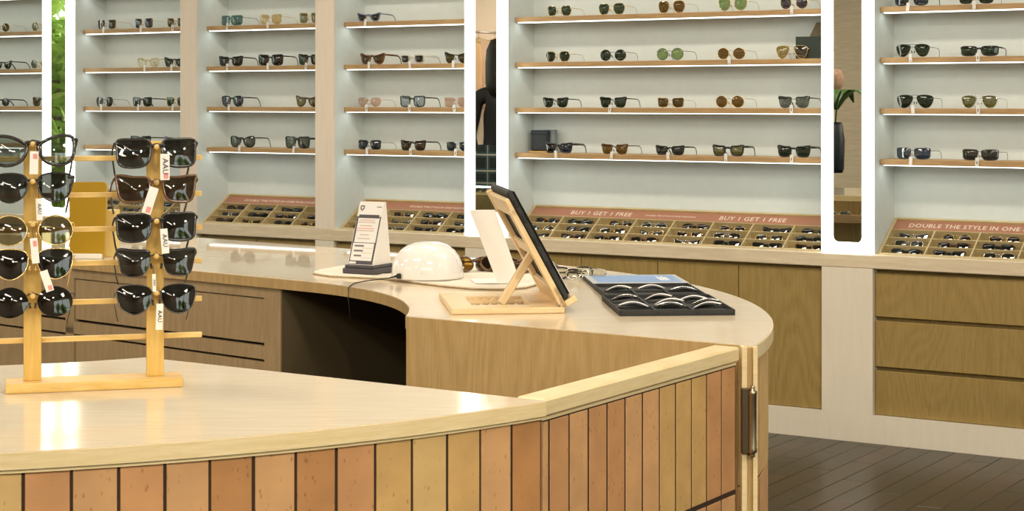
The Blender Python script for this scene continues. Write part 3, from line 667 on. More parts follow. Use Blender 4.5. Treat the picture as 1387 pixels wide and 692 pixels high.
for i in range(nb+1):
    x = -.001+pit*.175 if i == 0 else -.001+pit*.35+pit*(i-.5)
    for row in range(3):
        z1, z0 = BZ[row]
        o = link('brick', (MBh if i == 0 else MBp)[row], gt, (x, .003+random.uniform(-.0004, .0004), (z0+z1)/2-.004))
        o.material_slots[0].link = 'OBJECT'; o.material_slots[0].material = random.choice([BR[1], BR[1], BR[4], BR[0], BR[0]])
def gl_(dx, dy): c_, s_ = math.cos(gang), math.sin(gang); return (GLN+dx*c_+dy*s_, -dx*s_+dy*c_)   # offset from the gate's end, square to the hinge post
x_, y_ = gl_(.009, .013); MB().box((0, 0, .4515), (.011, .032, .803), 0, .001).build('stile', M['edge'], gt, loc=(x_, y_, 0), rot=(0, 0, -gang))
x_, y_ = gl_(.010, -.008); MB().box((0, 0, .708), (.018, .010, .130), 0, .003).build('hinge_leaf', M['brassd'], gt, loc=(x_, y_, 0), rot=(0, 0, -gang))
x_, y_ = gl_(.0235, -.012)
hb = MB(); hb.lathe([(.0, -.071), (.004, -.070), (.0055, -.066), (.004, -.063), (.0085, -.061), (.0095, -.056), (.0085, -.052), (.0082, .052), (.0095, .055), (.0085, .060), (.004, .062), (.0055, .066), (.004, .070), (0, .071)], (x_, y_, .708), 16)
hb.build('hinge_barrel', M['brass'], gt)
# rear counter: curved nose, then a straight run parallel to the display wall
rc = thing('rear_counter', 'curved counter with drawers and dark kneehole, holding the tablet stand', 'counter', KL, KRZ)
e0, e1 = kl(550, 428), kl(985, 466); RS = 2.4
eo = pol(KR, -20.0); o50 = pol(KR, 50); i50 = pol(.918, 50)
outer = [eo]+arc(KR, -18, 50)+[adv(o50, DIR, RS)]
inner = [adv(i50, DIR, RS)]+arc(.918, 50, 8)+[(.9165, .08), (.9195, .04), (.921, 0), (.921, -.05), e0]
MB().prism(outer+inner, .825, ZT).build('countertop', M['topf'], rc)
MB().prism(arc(KR-.002, 38, 50)+[adv(pol(KR-.002, 50), DIR, RS-.002), adv(pol(.92, 50), DIR, RS-.002)]+arc(.92, 50, 45), ZT-.001, ZT+.0005).build('polished_inlay', M['top'], rc)
MB().prism(arc(KR+.0015, -20, 50)+[adv(pol(KR+.0015, 50), DIR, RS), adv(pol(KR-.01, 50), DIR, RS)]+arc(KR-.01, 50, -20), .8245, ZT-.0015).build('edge_band', M['edge'], rc)
inb = [adv(pol(.9165, 50), DIR, RS)]+arc(.9165, 50, 8)+[(.915, .08), (.918, .04), (.9195, 0), (.9195, -.05), (e0[0]-.0015, e0[1])]
inc = [(e0[0]+.010, e0[1]-.007), (.931, -.05), (.931, 0), (.9295, .04), (.9265, .08)]+arc(.928, 8, 50)+[adv(pol(.928, 50), DIR, RS)]
MB().prism(inb+inc, .8245, ZT-.0015).build('inner_edge_band', M['oakwarm'], rc)
ev = Vector((eo[0]-e0[0], eo[1]-e0[1])).normalized(); en = Vector((-ev.y, ev.x))
def ep(s_, d): return (e0[0]+ev.x*s_+en.x*d, e0[1]+ev.y*s_+en.y*d)
EL = (Vector(eo)-Vector(e0)).length
MB().prism([ep(.002, -.002), ep(EL-.035, -.002), ep(EL-.035, .024), ep(.002, .024)], .02, .8515).build('end_panel', M['oakwarm'], rc)
MB().prism(arc(BRO-.0012, -19.3, 50)+[adv(pol(BRO-.0012, 50), DIR, RS), adv(pol(KR-.06, 50), DIR, RS)]+arc(KR-.06, 50, -19.0), .05, .8245).build('backing', M['grout'], rc)
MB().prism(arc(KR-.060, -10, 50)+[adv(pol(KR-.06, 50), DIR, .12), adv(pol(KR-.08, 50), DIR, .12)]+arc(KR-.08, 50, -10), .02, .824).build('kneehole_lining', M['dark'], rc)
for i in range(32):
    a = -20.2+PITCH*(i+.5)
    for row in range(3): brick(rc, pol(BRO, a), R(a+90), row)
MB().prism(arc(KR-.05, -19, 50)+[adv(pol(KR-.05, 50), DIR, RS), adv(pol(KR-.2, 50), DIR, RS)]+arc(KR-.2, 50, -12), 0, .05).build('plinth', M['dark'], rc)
MB().prism([adv(pol(BRO, 50), DIR, .002), adv(pol(BRO, 50), DIR, RS), adv(pol(BRO-.001, 50), DIR, RS), adv(pol(BRO-.001, 50), DIR, .002)], .05, .823).build('outer_panel', M['oak'], rc)
# post carrying the gate hinge
MB().prism([(gb[0]+.026, gb[1]-.004), (gb[0]+.035, gb[1]-.002), (gb[0]+.035, gb[1]+.03), (gb[0]+.026, gb[1]+.03)], 0, .852).build('hinge_post', M['edge'], rc)
MB().prism([(gb[0]+.008, gb[1]+.004), (gb[0]+.03, gb[1]+.004), (gb[0]+.03, gb[1]+.03), (gb[0]+.008, gb[1]+.03)], 0, .85).build('hinge_post_groove', M['oakwarm'], rc)
# drawer run: faces along the straight inner edge
nv = pol(1, 50)
def dr(s_, d): p = adv(pol(.925, 50), DIR, s_); return (p[0]+nv[0]*d, p[1]+nv[1]*d)
def slab(s0, s1, d0, d1, z0, z1, name, mat, par):
    return MB().prism([dr(s0, d0), dr(s0, d1), dr(s1, d1), dr(s1, d0)], z0, z1).build(name, mat, par)
def s_at(px, d=0):                                      # distance along the drawer face at a pixel column
    best = min(range(-200, 2400), key=lambda q: abs(CX+FPX*(KC[0]+dr(q/1000, d)[0])/(KC[1]+dr(q/1000, d)[1])-px)); return best/1000
s0, s1, s2, s3 = s_at(380), s_at(358), s_at(100), s_at(89)
slab(s0, s1, .0, .60, .02, .8245, 'side_panel', M['oakgrey'], rc)
slab(s0-.004, s0, .002, .59, .02, .824, 'kneehole_side_shade', M['sideshade'], rc)  # thin dark sheet standing in for the shade on the side panel
slab(s1, RS, .0, .02, .795, .8245, 'top_rail', M['oakgrey'], rc)
slab(s1, RS, .0, .02, .625, .662, 'middle_rail', M['oakgrey'], rc)
slab(s1, RS, .0, .02, .02, .075, 'bottom_rail', M['oakgrey'], rc)
slab(s2, s3, .0, .02, .075, .795, 'stile', M['oakgrey'], rc)
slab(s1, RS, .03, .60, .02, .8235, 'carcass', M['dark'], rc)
for a, b in ((s1, s2), (s3, s3+.55)):
    for z0, z1 in ((.664, .794), (.40, .620), (.08, .39)):
        slab(a+.004, b-.004, .004, .024, z0+.006 if z0 > .6 else z0, z1-.002, 'drawer', M['oakgrey'], rc)

# ------------------------------------------------------------------ wooden eyewear rack on the front counter
ra = .2697
rcn = (-.7065, 3.061); rw = W(*rcn)
rk = thing('eyewear_rack', 'pine rack with two uprights and crossbars on the brick counter', 'rack', (rw[0], rw[1], ZT+.0002), (0, 0, TH+ra))
MB().box((0, 0, .008), (.290, .072, .016), 0, .0012).build('base', M['pine'], rk)
for sx in (-.1015, .1007):
    MB().box((sx, 0, .016+.2), (.029, .014, .40), 0, .001).build('upright', M['pinev'], rk)
for z in (1.240, 1.178, 1.120, 1.0625, .997, .935):
    MB().box((0, .012, z-ZT), (.362, .0105, .0085), 0, .0008).build('crossbar', M['pine'], rk)
RKW = Matrix.Translation(rk.location) @ Matrix.Rotation(TH+ra, 4, 'Z')
lz, rz = (1.256, 1.194, 1.123, 1.067, 1.004), (1.250, 1.190, 1.1245, 1.065, 1.003)
for sx, zs in ((-.1015, lz), (.1007, rz)):
    for z in zs:
        o = MB().lathe([(0, 0), (.0045, 0), (.0045, .030), (.004, .0315), (0, .0315)], n=12).build('peg', M['pine'], rk, loc=(sx, -.006, z-ZT+.010), rot=(PI/2, 0, 0))
def bigtag(parent, x, z, w, h, rot, text, stamp):
    o = MB().box((0, 0, -h/2), (w, .0008, h), 0, .0002).build('price_tag', M['paper'], parent, loc=(x, -.024, z), rot=(R(14), rot, 0))
    MB().sweep([(0, 0, -.003), (0, .006, .006), (0, .014, .012)], .0005, .0005, n=5).build('string', M['ink'], o)
    if text: link('lettering', textmesh_mat(text, w*.85, 'ink'), o, (.0004, -.0008, -h*.48), (PI/2, PI/2, 0))
    if stamp: MB().box((w*.12, -.0006, -h*.84 if stamp > 0 else -h*.22), (w*.5, .0004, h*.22)).build('stamp', M['inkpink'], o)
RACK = [(-.1015, lz[0], 'butterfly', FULL, 'blackf', 'clearish', .058, .050, .013, .0030, 'black butterfly sunglasses with pale faded lenses', (.002, -.006, .014, .038, .03, '', -1)),
        (-.1015, lz[1], 'panto', FULL, 'blackf', 'grey', .055, .049, .014, .0016, 'black and gold panto sunglasses with smoky lenses', (.009, -.022, .010, .036, -.03, 'AAU', 0)),
        (-.1015, lz[2], 'round', WIRE, 'gold', 'gold2', .056, .050, .016, .002, 'gold wire round sunglasses with see-through bronze lenses', (.001, -.016, .012, .042, -.1, '', -1)),
        (-.1015, lz[3], 'panto', WIRE, 'gold', 'black', .057, .051, .013, .002, 'gold wire sunglasses with near-black lenses', (.017, -.014, .013, .036, -.32, '', 1)),
        (-.1015, lz[4], 'round', RL, 'gun', 'black', .058, .051, .012, .002, 'rimless round sunglasses with black lenses', None),
        (.1007, rz[0], 'square', FULL, 'blackf', 'grey', .055, .048, .015, .0024, 'black square sunglasses with grey lenses', (.012, -.006, .0155, .044, .0, 'AAU', 1)),
        (.1007, rz[1], 'wayfarer', FULL, 'tortoise', 'dbrown', .055, .046, .016, .0024, 'dark tortoiseshell sunglasses with brown lenses', (-.006, -.002, .0155, .046, .30, '', 1)),
        (.1007, rz[2], 'square', FULL, 'blackf', 'black', .055, .047, .015, .0022, 'black slim square sunglasses with dark lenses', (.010, -.006, .0125, .042, -.08, 'AAU', 0)),
        (.1007, rz[3], 'club', BROW, 'blackf', 'grey', .053, .046, .020, .003, 'black half-rim sunglasses with gold lower wires', (-.006, -.022, .006, .030, -.04, 'AAU', 0)),
        (.1007, rz[4], 'panto', WIRE, 'gun', 'black', .057, .050, .014, .002, 'dark wire panto sunglasses with black lenses', (.004, -.010, .0115, .044, .03, 'AAU', 0))]
for i, (sx, z, shape, style, fm, lm, lw, lh, br, th, look, tg) in enumerate(RACK):
    p = RKW @ Vector((sx, -.034, z-ZT))
    g = glasses(look+' on the wooden rack', p, (R(-11), random.uniform(-.012, .012), TH+ra+random.uniform(-.02, .02)), shape, style, fm, lm, lw, lh, br, th, .007, None, False, 'sunglasses on the wooden rack', True, n=8)
    if tg:
        x, dz, w, h, rt, tx, st = tg
        bigtag(g, x, dz, w, h, rt, tx, st)

# ------------------------------------------------------------------ things on the rear counter
def put(px, py): return W(*onz(px, py, ZT))
# marbled cloth mat
cp = [(424, 372), (447, 375.5), (480, 377), (520, 379), (560, 384), (600, 389), (640, 392.5), (680, 393.5), (712, 391), (738, 384), (742, 374), (720, 368), (670, 364), (600, 361), (520, 361), (462, 364), (432, 368)]
cw_ = [onz(x, y, ZT) for x, y in cp]; cc = (-.25, 4.95)
me = MB(); nn = len(cw_); vs = []; rings = ((1, 0.001), (1.004, .005), (.985, .009), (.93, .0075), (.6, .0065), (.2, .006))
for sc_, z in rings:
    for i, p in enumerate(cw_): vs.append(((p[0]-cc[0])*sc_, (p[1]-cc[1])*sc_, z+(.0015*math.sin(i*2.1+sc_*9) if sc_ < 1 else 0)))
fs = [tuple(range(nn-1, -1, -1))]
for r_ in range(len(rings)-1):
    for i in range(nn): j = (i+1) % nn; fs.append((r_*nn+i, r_*nn+j, (r_+1)*nn+j, (r_+1)*nn+i))
fs.append(tuple((len(rings)-1)*nn+i for i in range(nn)))
me.add(vs, fs, 0, True); me.m = [1 if k_ <= nn else 0 for k_ in range(len(me.f))]
if sum((cw_[i][0]*cw_[(i+1) % nn][1]-cw_[(i+1) % nn][0]*cw_[i][1]) for i in range(nn)) < 0: me.f = [f[::-1] for f in me.f]
wc = W(*cc); tag(me.build('cloth_mat', [M['cloth'], M['clothedge']], None, loc=(wc[0], wc[1], ZT), rot=(0, 0, TH)), 'crumpled marbled cream cloth mat under the white dome', 'mat')
# sign
sp = put(488, 374.5); SY = TH-R(28)
sg = thing('tabletop_sign', 'white wedge information sign on a charcoal base', 'sign', (sp[0], sp[1], ZT+.007), (0, 0, SY))
g = MB(); g.box((0, .045, .008), (.102, .118, .016), 0, .003); g.box((0, .045, .020), (.094, .108, .010), 0, .003); g.build('base', M['darkgrey'], sg)
w2, w1, z1, yb, yt = .042, .040, .196, .0, .062
vs = [(-w2, yb, .025), (w2, yb, .025), (w2, .092, .025), (-w2, .092, .025), (-w1, yt, z1), (w1, yt, z1), (w1, yt+.008, z1), (-w1, yt+.008, z1)]
MB().add(vs, [(3, 2, 1, 0), (4, 5, 6, 7), (0, 1, 5, 4), (1, 2, 6, 5), (2, 3, 7, 6), (3, 0, 4, 7)]).build('wedge', M['whitem'], sg)
fa = math.atan2(yt-yb, z1-.025); FLn = math.hypot(yt-yb, z1-.025)
face = MB().box((0, 0, FLn/2), (.078, .0008, FLn-.004), 0, .0002).build('front_sheet', M['paper'], sg, loc=(0, -.0006, .025), rot=(-fa, 0, 0))
def fb(x, z, w, h, mat, nm='printed_bar', d=.0010): return MB().box((x, -d, z), (w, .0006, h)).build(nm, M[mat], face)
fb(0, .071, .078, .138, 'darkgrey', 'printed_border', .0007)
fb(.001, .100, .069, .072, 'paper', 'printed_box', .0010); fb(-.001, .037, .069, .050, 'paper', 'printed_box', .0010)
fb(0, .156, .079, .034, 'paper', 'printed_head', .0010)
fb(.0, .139, .066, .010, 'darkgrey', d=.0014)
for z, c_, w_ in ((.128, 'inktan', .05), (.122, 'inktan', .056), (.112, 'inktan', .04), (.104, 'inkpink', .056), (.098, 'inktan', .056), (.086, 'inktan', .03), (.075, 'inktan', .04)): fb(-.004, z, w_, .0035 if c_ == 'inktan' else .0022, c_, d=.0013)
for z, w_ in ((.054, .030), (.040, .030), (.026, .024)): fb(-.014, z, w_, .005, 'inkgrey', d=.0013); fb(.014, z-.006, .034, .0015, 'inktan', d=.0013)
fb(-.026, .006, .022, .006, 'paper', d=.0012); fb(.028, .167, .016, .0025, 'inkgrey', d=.0014)
MB().add([(x*.0075, -.0014, .162+z*.0085) for x, z in ((-1, .9), (0, 1.1), (1, .9), (.9, -.2), (0, -1), (-.9, -.2))]+[(x*.0075, -.0009, .162+z*.0085) for x, z in ((-1, .9), (0, 1.1), (1, .9), (.9, -.2), (0, -1), (-.9, -.2))],
         [(5, 4, 3, 2, 1, 0), (6, 7, 8, 9, 10, 11)]+[(i, (i+1) % 6, 6+(i+1) % 6, 6+i) for i in range(6)]).build('shield_emblem', M['inkgrey'], face, loc=(-.027, 0, 0))
MB().add([(x*.004, -.0017, .163+z*.0045) for x, z in ((-1, .8), (1, .8), (0, -1))]+[(x*.004, -.0012, .163+z*.0045) for x, z in ((-1, .8), (1, .8), (0, -1))], [(2, 1, 0), (3, 4, 5), (0, 1, 4, 3), (1, 2, 5, 4), (2, 0, 3, 5)]).build('shield_centre', M['paper'], face, loc=(-.027, 0, 0))
# white dome
dpos = W(*onz(579, 379.5, ZT))
dm = thing('white_dome', 'glossy white plastic dome device with a black plug', 'device', (dpos[0], dpos[1], ZT+.008), (0, 0, TH))
prof = [(0, 0), (.0965, 0), (.0975, .004), (.0970, .022), (.0935, .040), (.086, .057), (.073, .074), (.055, .087), (.033, .0945), (.014, .097), (0, .0972)]
MB().lathe(prof, n=48).build('shell', M['white'], dm)
ar = [(-.030+.072*math.cos(R(a)), -.070+.05*math.sin(R(a))*.4, .012+.060*math.sin(R(a))) for a in range(10, 171, 10)]
ar = []
for a in range(0, 181, 10):
    x = .038+.050*math.cos(R(a)); z = .016+.062*math.sin(R(a))
    rr = next((p0[0]+(p1[0]-p0[0])*(z-p0[1])/(p1[1]-p0[1]) for p0, p1 in zip(prof[1:], prof[2:]) if p0[1] <= z <= p1[1]), .03)
    y = -math.sqrt(max(rr*rr-x*x, 1e-6)); ar.append((x, y, z))
MB().sweep([p for p in ar if p[0]**2+p[1]**2 > .0001 and p[0] < .082], .0016, .0009, n=6).build('moulded_arch', M['white'], dm)
g = MB(); g.box((-.073, -.070, .010), (.012, .014, .014), 0, .002); g.box((-.066, -.062, .010), (.008, .010, .010), 0, .001); g.sweep([(-.079, -.070, .010), (-.096, -.074, .006)], .0035, .0035, n=8, rfun=lambda q: 1-.5*q); g.build('plug', M['black'], dm)
cl = []
for x, y, z in ((538, 374.5, .014), (527, 376.5, .008), (510, 378.5, .004), (492, 381, .003), (480, 383.5, .0024), (473.5, 387.5, .0022)): p = W(*onz(x, y+0, ZT+z)); cl.append((p[0], p[1], ZT+z))
p = W(*onz(472.0, 390.5, ZT-.002)); cl += [(p[0], p[1], ZT-.003), (p[0], p[1], ZT-.03), (p[0]+.004, p[1]+.004, ZT-.09)]
tag(MB().sweep(cl, .0016, .0016, ref=(0, 0, 1), n=6).build('power_cable', M['cable']), 'thin black cable from the dome over the counter edge', 'cable')
# white slanted display holder
wp = W(*onz(668, 388, ZT))
ws = thing('white_display_holder', 'white slanted plastic display holder standing behind the wooden tablet stand', 'holder', (wp[0], wp[1], ZT+.008), (0, 0, TH+R(8)))
MB().b2((-.048, -.006, 0), (.06, .10, .003), 0, .001).build('foot', M['whitem'], ws)
g = MB(); g.add([(.012, .004, .002), (.072, .004, .002), (.006, .004, .192), (-.062, .004, .192), (.012, .010, .002), (.072, .010, .002), (.006, .010, .192), (-.062, .010, .192)],
                [(0, 1, 2, 3), (7, 6, 5, 4), (0, 4, 5, 1), (1, 5, 6, 2), (2, 6, 7, 3), (3, 7, 4, 0)])
g.build('slanted_plate', M['whitem'], ws)
# heap of glasses on the cloth
HEAP = [(648, 372, .30, 'tortoise', 'brown', 'round', FULL), (668, 371, -.4, 'tortoise', 'amber', 'panto', FULL), (704, 372, .5, 'brownf', 'amber', 'round', FULL), (722, 374, -.2, 'tortoise', 'brown', 'square', FULL), (690, 369, 1.2, 'silver', 'ltgrey', 'round', WIRE)]
for i, (x, y, rz_, fm, lm, shp, stl) in enumerate(HEAP):
    p = W(*onz(x, y, ZT)); glasses('folded %s %s-shaped sunglasses with %s lenses heaped behind the tablet stand' % ('tortoiseshell' if fm == 'tortoise' else 'brown' if fm == 'brownf' else 'silver wire', shp, lm.replace('ltgrey', 'grey')), (p[0], p[1], ZT+.009), (R(-30-10*i % 40), 0, TH+rz_), shp, stl, fm, lm, .050, .044, .018, .0026, .006, None, True, 'loose glasses on the cloth')
for i, (x, y, rz_, fm, lm) in enumerate([(777, 378, .2, 'blackf', 'clear'), (790, 380, -.4, 'silver', 'clear')]):
    p = W(*onz(x, y, ZT)); glasses(['folded black-rimmed glasses beside the sample case', 'folded silver wire glasses beside the sample case'][i], (p[0], p[1], ZT+.001), (R(-38), 0, TH+rz_), 'panto', FULL if i == 0 else WIRE, fm, lm, .046, .036, .018, .0022, .005, None, True, 'clear glasses by the sample case')
# tablet stand
b0, b1 = onz(611.5, 426.5, ZT), onz(765, 424.3, ZT)
ba = math.atan2(b1[1]-b0[1], b1[0]-b0[0]); bl = math.hypot(b1[0]-b0[0], b1[1]-b0[1]); bw = W(*b0)
ts = thing('tablet_stand', 'bamboo easel stand with notched base propping up the tablet', 'stand', (bw[0], bw[1], ZT+.0002), (0, 0, TH+ba))
BD = .35; H = .014
g = MB(); g.b2((0, 0, 0), (bl, .065, H), 0, .002); g.b2((0, BD-.10, 0), (bl, BD, H), 0, .002); g.b2((0, .064, 0), (.055, BD-.099, H), 0, .002); g.b2((bl-.070, .064, 0), (bl, BD-.099, H), 0, .002)
g.build('base', M['bamboo'], ts)
for yy in (.10, BD-.135):                               # notched rails in the opening
    pr = [(.055, .002)]
    for q in range(6): x = .060+q*.020; pr += [(x, .013), (x+.010, .006)]
    pr += [(bl-.072, .008), (bl-.072, .002)]
    vs = [(x, yy-.006, z) for x, z in pr]+[(x, yy+.006, z) for x, z in pr]; n = len(pr)
    MB().add(vs, [tuple(range(n-1, -1, -1)), tuple(range(n, 2*n))]+[(i, (i+1) % n, n+(i+1) % n, n+i) for i in range(n)]).build('notched_rail', M['bamboo'], ts)
LA = R(118.5); PLn = .285
pn = D.objects.new('tilting_panel', MB().mesh('tilting_panel', [M['bamboo']])); D.objects.remove(pn)
bx_ = bl+.004
g = MB()                                                # panel in its own axes: x up the slope, y across, z away from the tablet
g.b2((0, 0, 0), (PLn*.88, .035, .014), 0, .002); g.b2((0, BD-.035, 0), (PLn, BD, .014), 0, .002); g.b2((PLn-.05, .0, 0), (PLn*.98, BD, .012), 0, .002); g.b2((0, 0, 0), (.05, BD, .012), 0, .002); g.b2((PLn*.45, .034, .002), (PLn*.55, BD-.034, .010), 0, .001)
g.b2((-.004, 0, -.028), (.010, BD, 0), 0, .002)
pr_ = (0, -LA, 0)
g.build('tilting_panel', M['bamboo'], ts, loc=(bx_, 0, H+.004), rot=pr_)
g = MB(); sx0, sz0 = bx_+math.cos(LA)*.135, H+.004+math.sin(LA)*.135-.006
fx, fz = .125, .012
ln_ = math.hypot(sx0-fx, sz0-fz); an = math.atan2(sz0-fz, sx0-fx)
st = MB(); st.b2((0, -.012, -.009), (ln_, .012, .009), 0, .002); st.build('strut', M['bamboo'], ts, loc=(fx, .105, fz), rot=(0, -an, 0))
MB().lathe([(0, -.02), (.0022, -.02), (.0022, .02), (0, .02)], n=8).build('hinge_pin', M['brass'], ts, loc=(bl-.012, .02, H+.004), rot=(PI/2, 0, 0))
TSW = Matrix.Translation(ts.location) @ Matrix.Rotation(TH+ba, 4, 'Z')
pw = TSW @ Vector((bx_, 0, H+.004))
tb = thing('tablet', 'dark tablet in a black case leaning on the bamboo stand', 'tablet', pw)
tb.rotation_euler = (Matrix.Rotation(TH+ba, 4, 'Z') @ Matrix.Rotation(-LA, 4, 'Y')).to_euler()
MB().b2((.012, .004, -.015), (.293, BD-.005, -.001), 0, .004).build('case', M['blackm'], tb)
MB().b2((.018, .010, -.020), (.287, BD-.011, -.015), 0, .002).build('screen', M['screen'], tb)
for xx in (.09, .15, .21, .25): MB().b2((xx, .001, -.014), (xx+.022, .008, -.006), 0, .002).build('side_button', M['black'], tb)
MB().b2((.014, .02, -.0225), (.10, BD-.02, -.020), 0, .001).build('lower_cover', M['whitem'], tb)
# sample case with lens blanks
s0_, s1_ = onz(839.5, 428.4, ZT), onz(995.7, 427, ZT)
sa_ = math.atan2(s1_[1]-s0_[1], s1_[0]-s0_[0]); sl = math.hypot(s1_[0]-s0_[0], s1_[1]-s0_[1]); sw = W(*s0_)
sc_ = thing('sample_case', 'open black sample case with pale blue flap holding lens blanks', 'case', (sw[0], sw[1], ZT+.0002), (0, 0, TH+sa_))
H2 = .013
def frame_tray(name, x0, y0, x1, y1, nx, ny):
    g = MB(); g.b2((x0, y0, 0), (x1, y1, .004)); t_ = .006
    for i in range(nx+1): xx = x0+(x1-x0)*i/nx; g.b2((max(x0, xx-t_/2), y0, .003), (min(x1, xx+t_/2), y1, H2 if i in (0, nx) else H2-.004))
    for j in range(ny+1): yy = y0+(y1-y0)*j/ny; g.b2((x0, max(y0, yy-t_/2), .003), (x1, min(y1, yy+t_/2), H2 if j in (0, ny) else H2-.004))
    g.build(name, M['blackm'], sc_)
frame_tray('compartment_tray', 0, 0, sl, .325, 3, 3)
frame_tray('compartment_tray', .012, .330, sl-.004, .60, 3, 2)
MB().b2((.012, .60, .0), (sl+.004, .84, .010), 0, .002).build('flap', M['blackm'], sc_)
MB().b2((.014, .602, .010), (sl+.002, .838, .012), 0, .0005).build('flap_sheet', M['silversticker'], sc_)
MB().b2((.030, .640, .012), (sl-.012, .815, .0126)).build('blue_label', M['bluesticker'], sc_)
o = MB()
for q in range(4): o.b2((sl-.062+q*.007, .68, .0126), (sl-.058+q*.007, .78-.02*(q % 2), .013))
o.build('label_print', M['paper'], sc_)
SCW = Matrix.Translation(sc_.location) @ Matrix.Rotation(TH+sa_, 4, 'Z')
def blank_mesh():
    m = MB(); P = []; rx, ry, n = .036, .016, 9
    for i in range(n):
        a = R(20+140*i/(n-1)); P.append((-.034+.068*i/(n-1), 0, .008+.009*math.sin(PI*i/(n-1))))
    m.sweep(P, .0018, .0060, ref=(0, 1, 0), n=6)
    m.sweep([(x, -.006, z-.003) for x, y, z in P[1:-1]], .0010, .0045, ref=(0, 1, 0), n=6, mi=1)
    return m
bmk = [blank_mesh().mesh('rim', [M[a], M['darkgrey']]) for a in ('white', 'silver', 'whitem')]
BLK = [(.045, .05, 0, .1), (.13, .04, 0, .05), (.14, .11, .3, -.3), (.215, .03, .5, -.4), (.045, .20, .4, -.35), (.13, .21, .5, -.35), (.205, .17, .3, -.2), (.225, .10, .3, -.3), (.06, .41, .5, -.3), (.145, .43, 0, .0), (.22, .38, 0, .1)]
for i, (x, y, q, tilt) in enumerate(BLK):
    p = SCW @ Vector((x, y+.05, .004)); pl_ = 'front tray' if y < .33 else 'rear tray'
    t = thing('demo_lens', 'curved lens sample with pale rim in the %s of the sample case' % pl_, 'lens', p, (0, tilt*.5, TH+sa_-q), 'lens samples in the black case')
    link('rim', bmk[i % 3], t)
    MB().add([(-.030, 0, .006), (.030, 0, .006), (.022, 0, .013), (0, 0, .0155), (-.022, 0, .013), (-.030, .002, .006), (.030, .002, .006), (.022, .002, .013), (0, .002, .0155), (-.022, .002, .013)],
             [(0, 1, 2, 3, 4), (9, 8, 7, 6, 5)]+[(i_, 5+i_, 5+(i_+1) % 5, (i_+1) % 5) for i_ in range(5)]).build('lens', LM['ltgrey'], t)
# mustard stand and pale box at the far end of the counter
mp_ = put(119, 350.5); ms = thing('mustard_stand', 'mustard yellow rounded panel stand with white base behind the wooden rack', 'stand', (mp_[0], mp_[1], ZT), (0, 0, TH-R(4)))
o = []
for cx_, cz_, a0 in ((.045, .222, 0), (-.045, .222, 90)):
    for q in range(7): a_ = R(a0+q*15); o.append((cx_+.014*math.cos(a_), cz_+.014*math.sin(a_)))
o += [(-.057, .004), (.052, .004)]
vs = [(x, 0, z) for x, z in o]+[(x, .012, z) for x, z in o]; n = len(o)
MB().add(vs, [tuple(range(n)), tuple(range(2*n-1, n-1, -1))]+[(i, n+i, n+(i+1) % n, (i+1) % n) for i in range(n)]).build('panel', M['mustard'], ms)
MB().b2((-.05, -.012, 0), (.046, .030, .016), 0, .003).build('base', M['whitem'], ms)
bp_ = put(149, 348); t = thing('yellow_box', 'pale yellow carton beside the mustard panel stand', 'box', (bp_[0], bp_[1], ZT), (0, 0, TH-R(4)))
MB().b2((-.016, 0, 0), (.016, .05, .140), 0, .001).build('carton', M['mustardl'], t)
MB().b2((-.0165, -.0005, .128), (.0165, .0505, .145), 0, .001).build('lid', M['mustardl'], t)

# ------------------------------------------------------------------ what the mirrors and lenses see: the rest of the shop
for a, b in SPOTS:  # cans for the added fill spots
    p, e = spot_pose(a, b)
    t = thing('added_fill_spot', 'added white cylinder fill spotlight on the unseen ceiling', 'spotlight', (p.x, p.y, CEIL), group='added fill spotlights')
    MB().lathe([(0, -.2), (.008, -.2), (.008, 0), (0, 0)], n=8).build('stem', M['whitem'], t)
    Q = e.to_matrix(); h = MB().lathe([(0, .16), (.07, .16), (.075, .15), (.075, .012), (.066, .012), (.066, .02), (0, .02)], n=20).build('can', M['whitem'], t); h.rotation_euler = e; h.location = (0, 0, -.22)
    MB().lathe([(0, .012), (.062, .012), (.062, .018), (0, .018)], n=20).build('lens_glow', M['panel'], t, loc=(0, 0, -.22), rot=e)
def foliage(n, rx, rz, zc, lf):
    m = MB()
    for i in range(n):
        a, b_ = random.uniform(0, 2*PI), random.uniform(-1, 1); q = random.uniform(.55, 1)
        c = Vector((rx*q*math.cos(a)*math.sqrt(1-b_*b_), rx*q*math.sin(a)*math.sqrt(1-b_*b_), zc+rz*q*b_))
        d = Vector((random.uniform(-1, 1), random.uniform(-1, 1), random.uniform(-.9, .4))).normalized(); u_ = d.orthogonal().normalized()
        L_, w_ = lf*random.uniform(.7, 1.3), lf*.22
        m.add([c, c+d*L_*.5+u_*w_, c+d*L_, c+d*L_*.5-u_*w_, c+d*L_*.5+d.cross(u_)*w_*.3], [(0, 1, 4), (1, 2, 4), (2, 3, 4), (3, 0, 4)], random.randrange(2))
    return m
for i, (x, y, rx, hz) in enumerate([(-10.7, 3.2, .55, 1.5), (-12.2, 1.9, .85, 2.3), (-10.7, 4.7, .6, 1.3), (-14.3, .2, 1.2, 2.8), (-12.6, 4.2, .9, 2.2), (4.6, .5, .55, 1.6), (5.6, -1.2, .7, 2.0)]):
    t = thing('garden_bush', 'leafy green shrub growing outside the shop window', 'shrub', (x, y, 0), group='shrubs outside the window')
    MB().sweep([(0, 0, 0), (.03, 0, hz*.5), (0, .03, hz)], .04, .04, ref=(1, 0, 0), n=7).build('trunk', M['bark'], t)
    foliage(1100, rx, hz*.62, hz*.75, .22).build('foliage', [M['leaf'], M['leafm']], t)
for gx0, gx1 in ((-18, UL-.1), (UR+.1, 10)): struct(MB().b2((gx0, -8, -.3), (gx1, 12, -.02)).build('ground_outside', MATS.get('paving') or plain('paving', (.45, .43, .38), .9, noise=.1, nscale=3)))
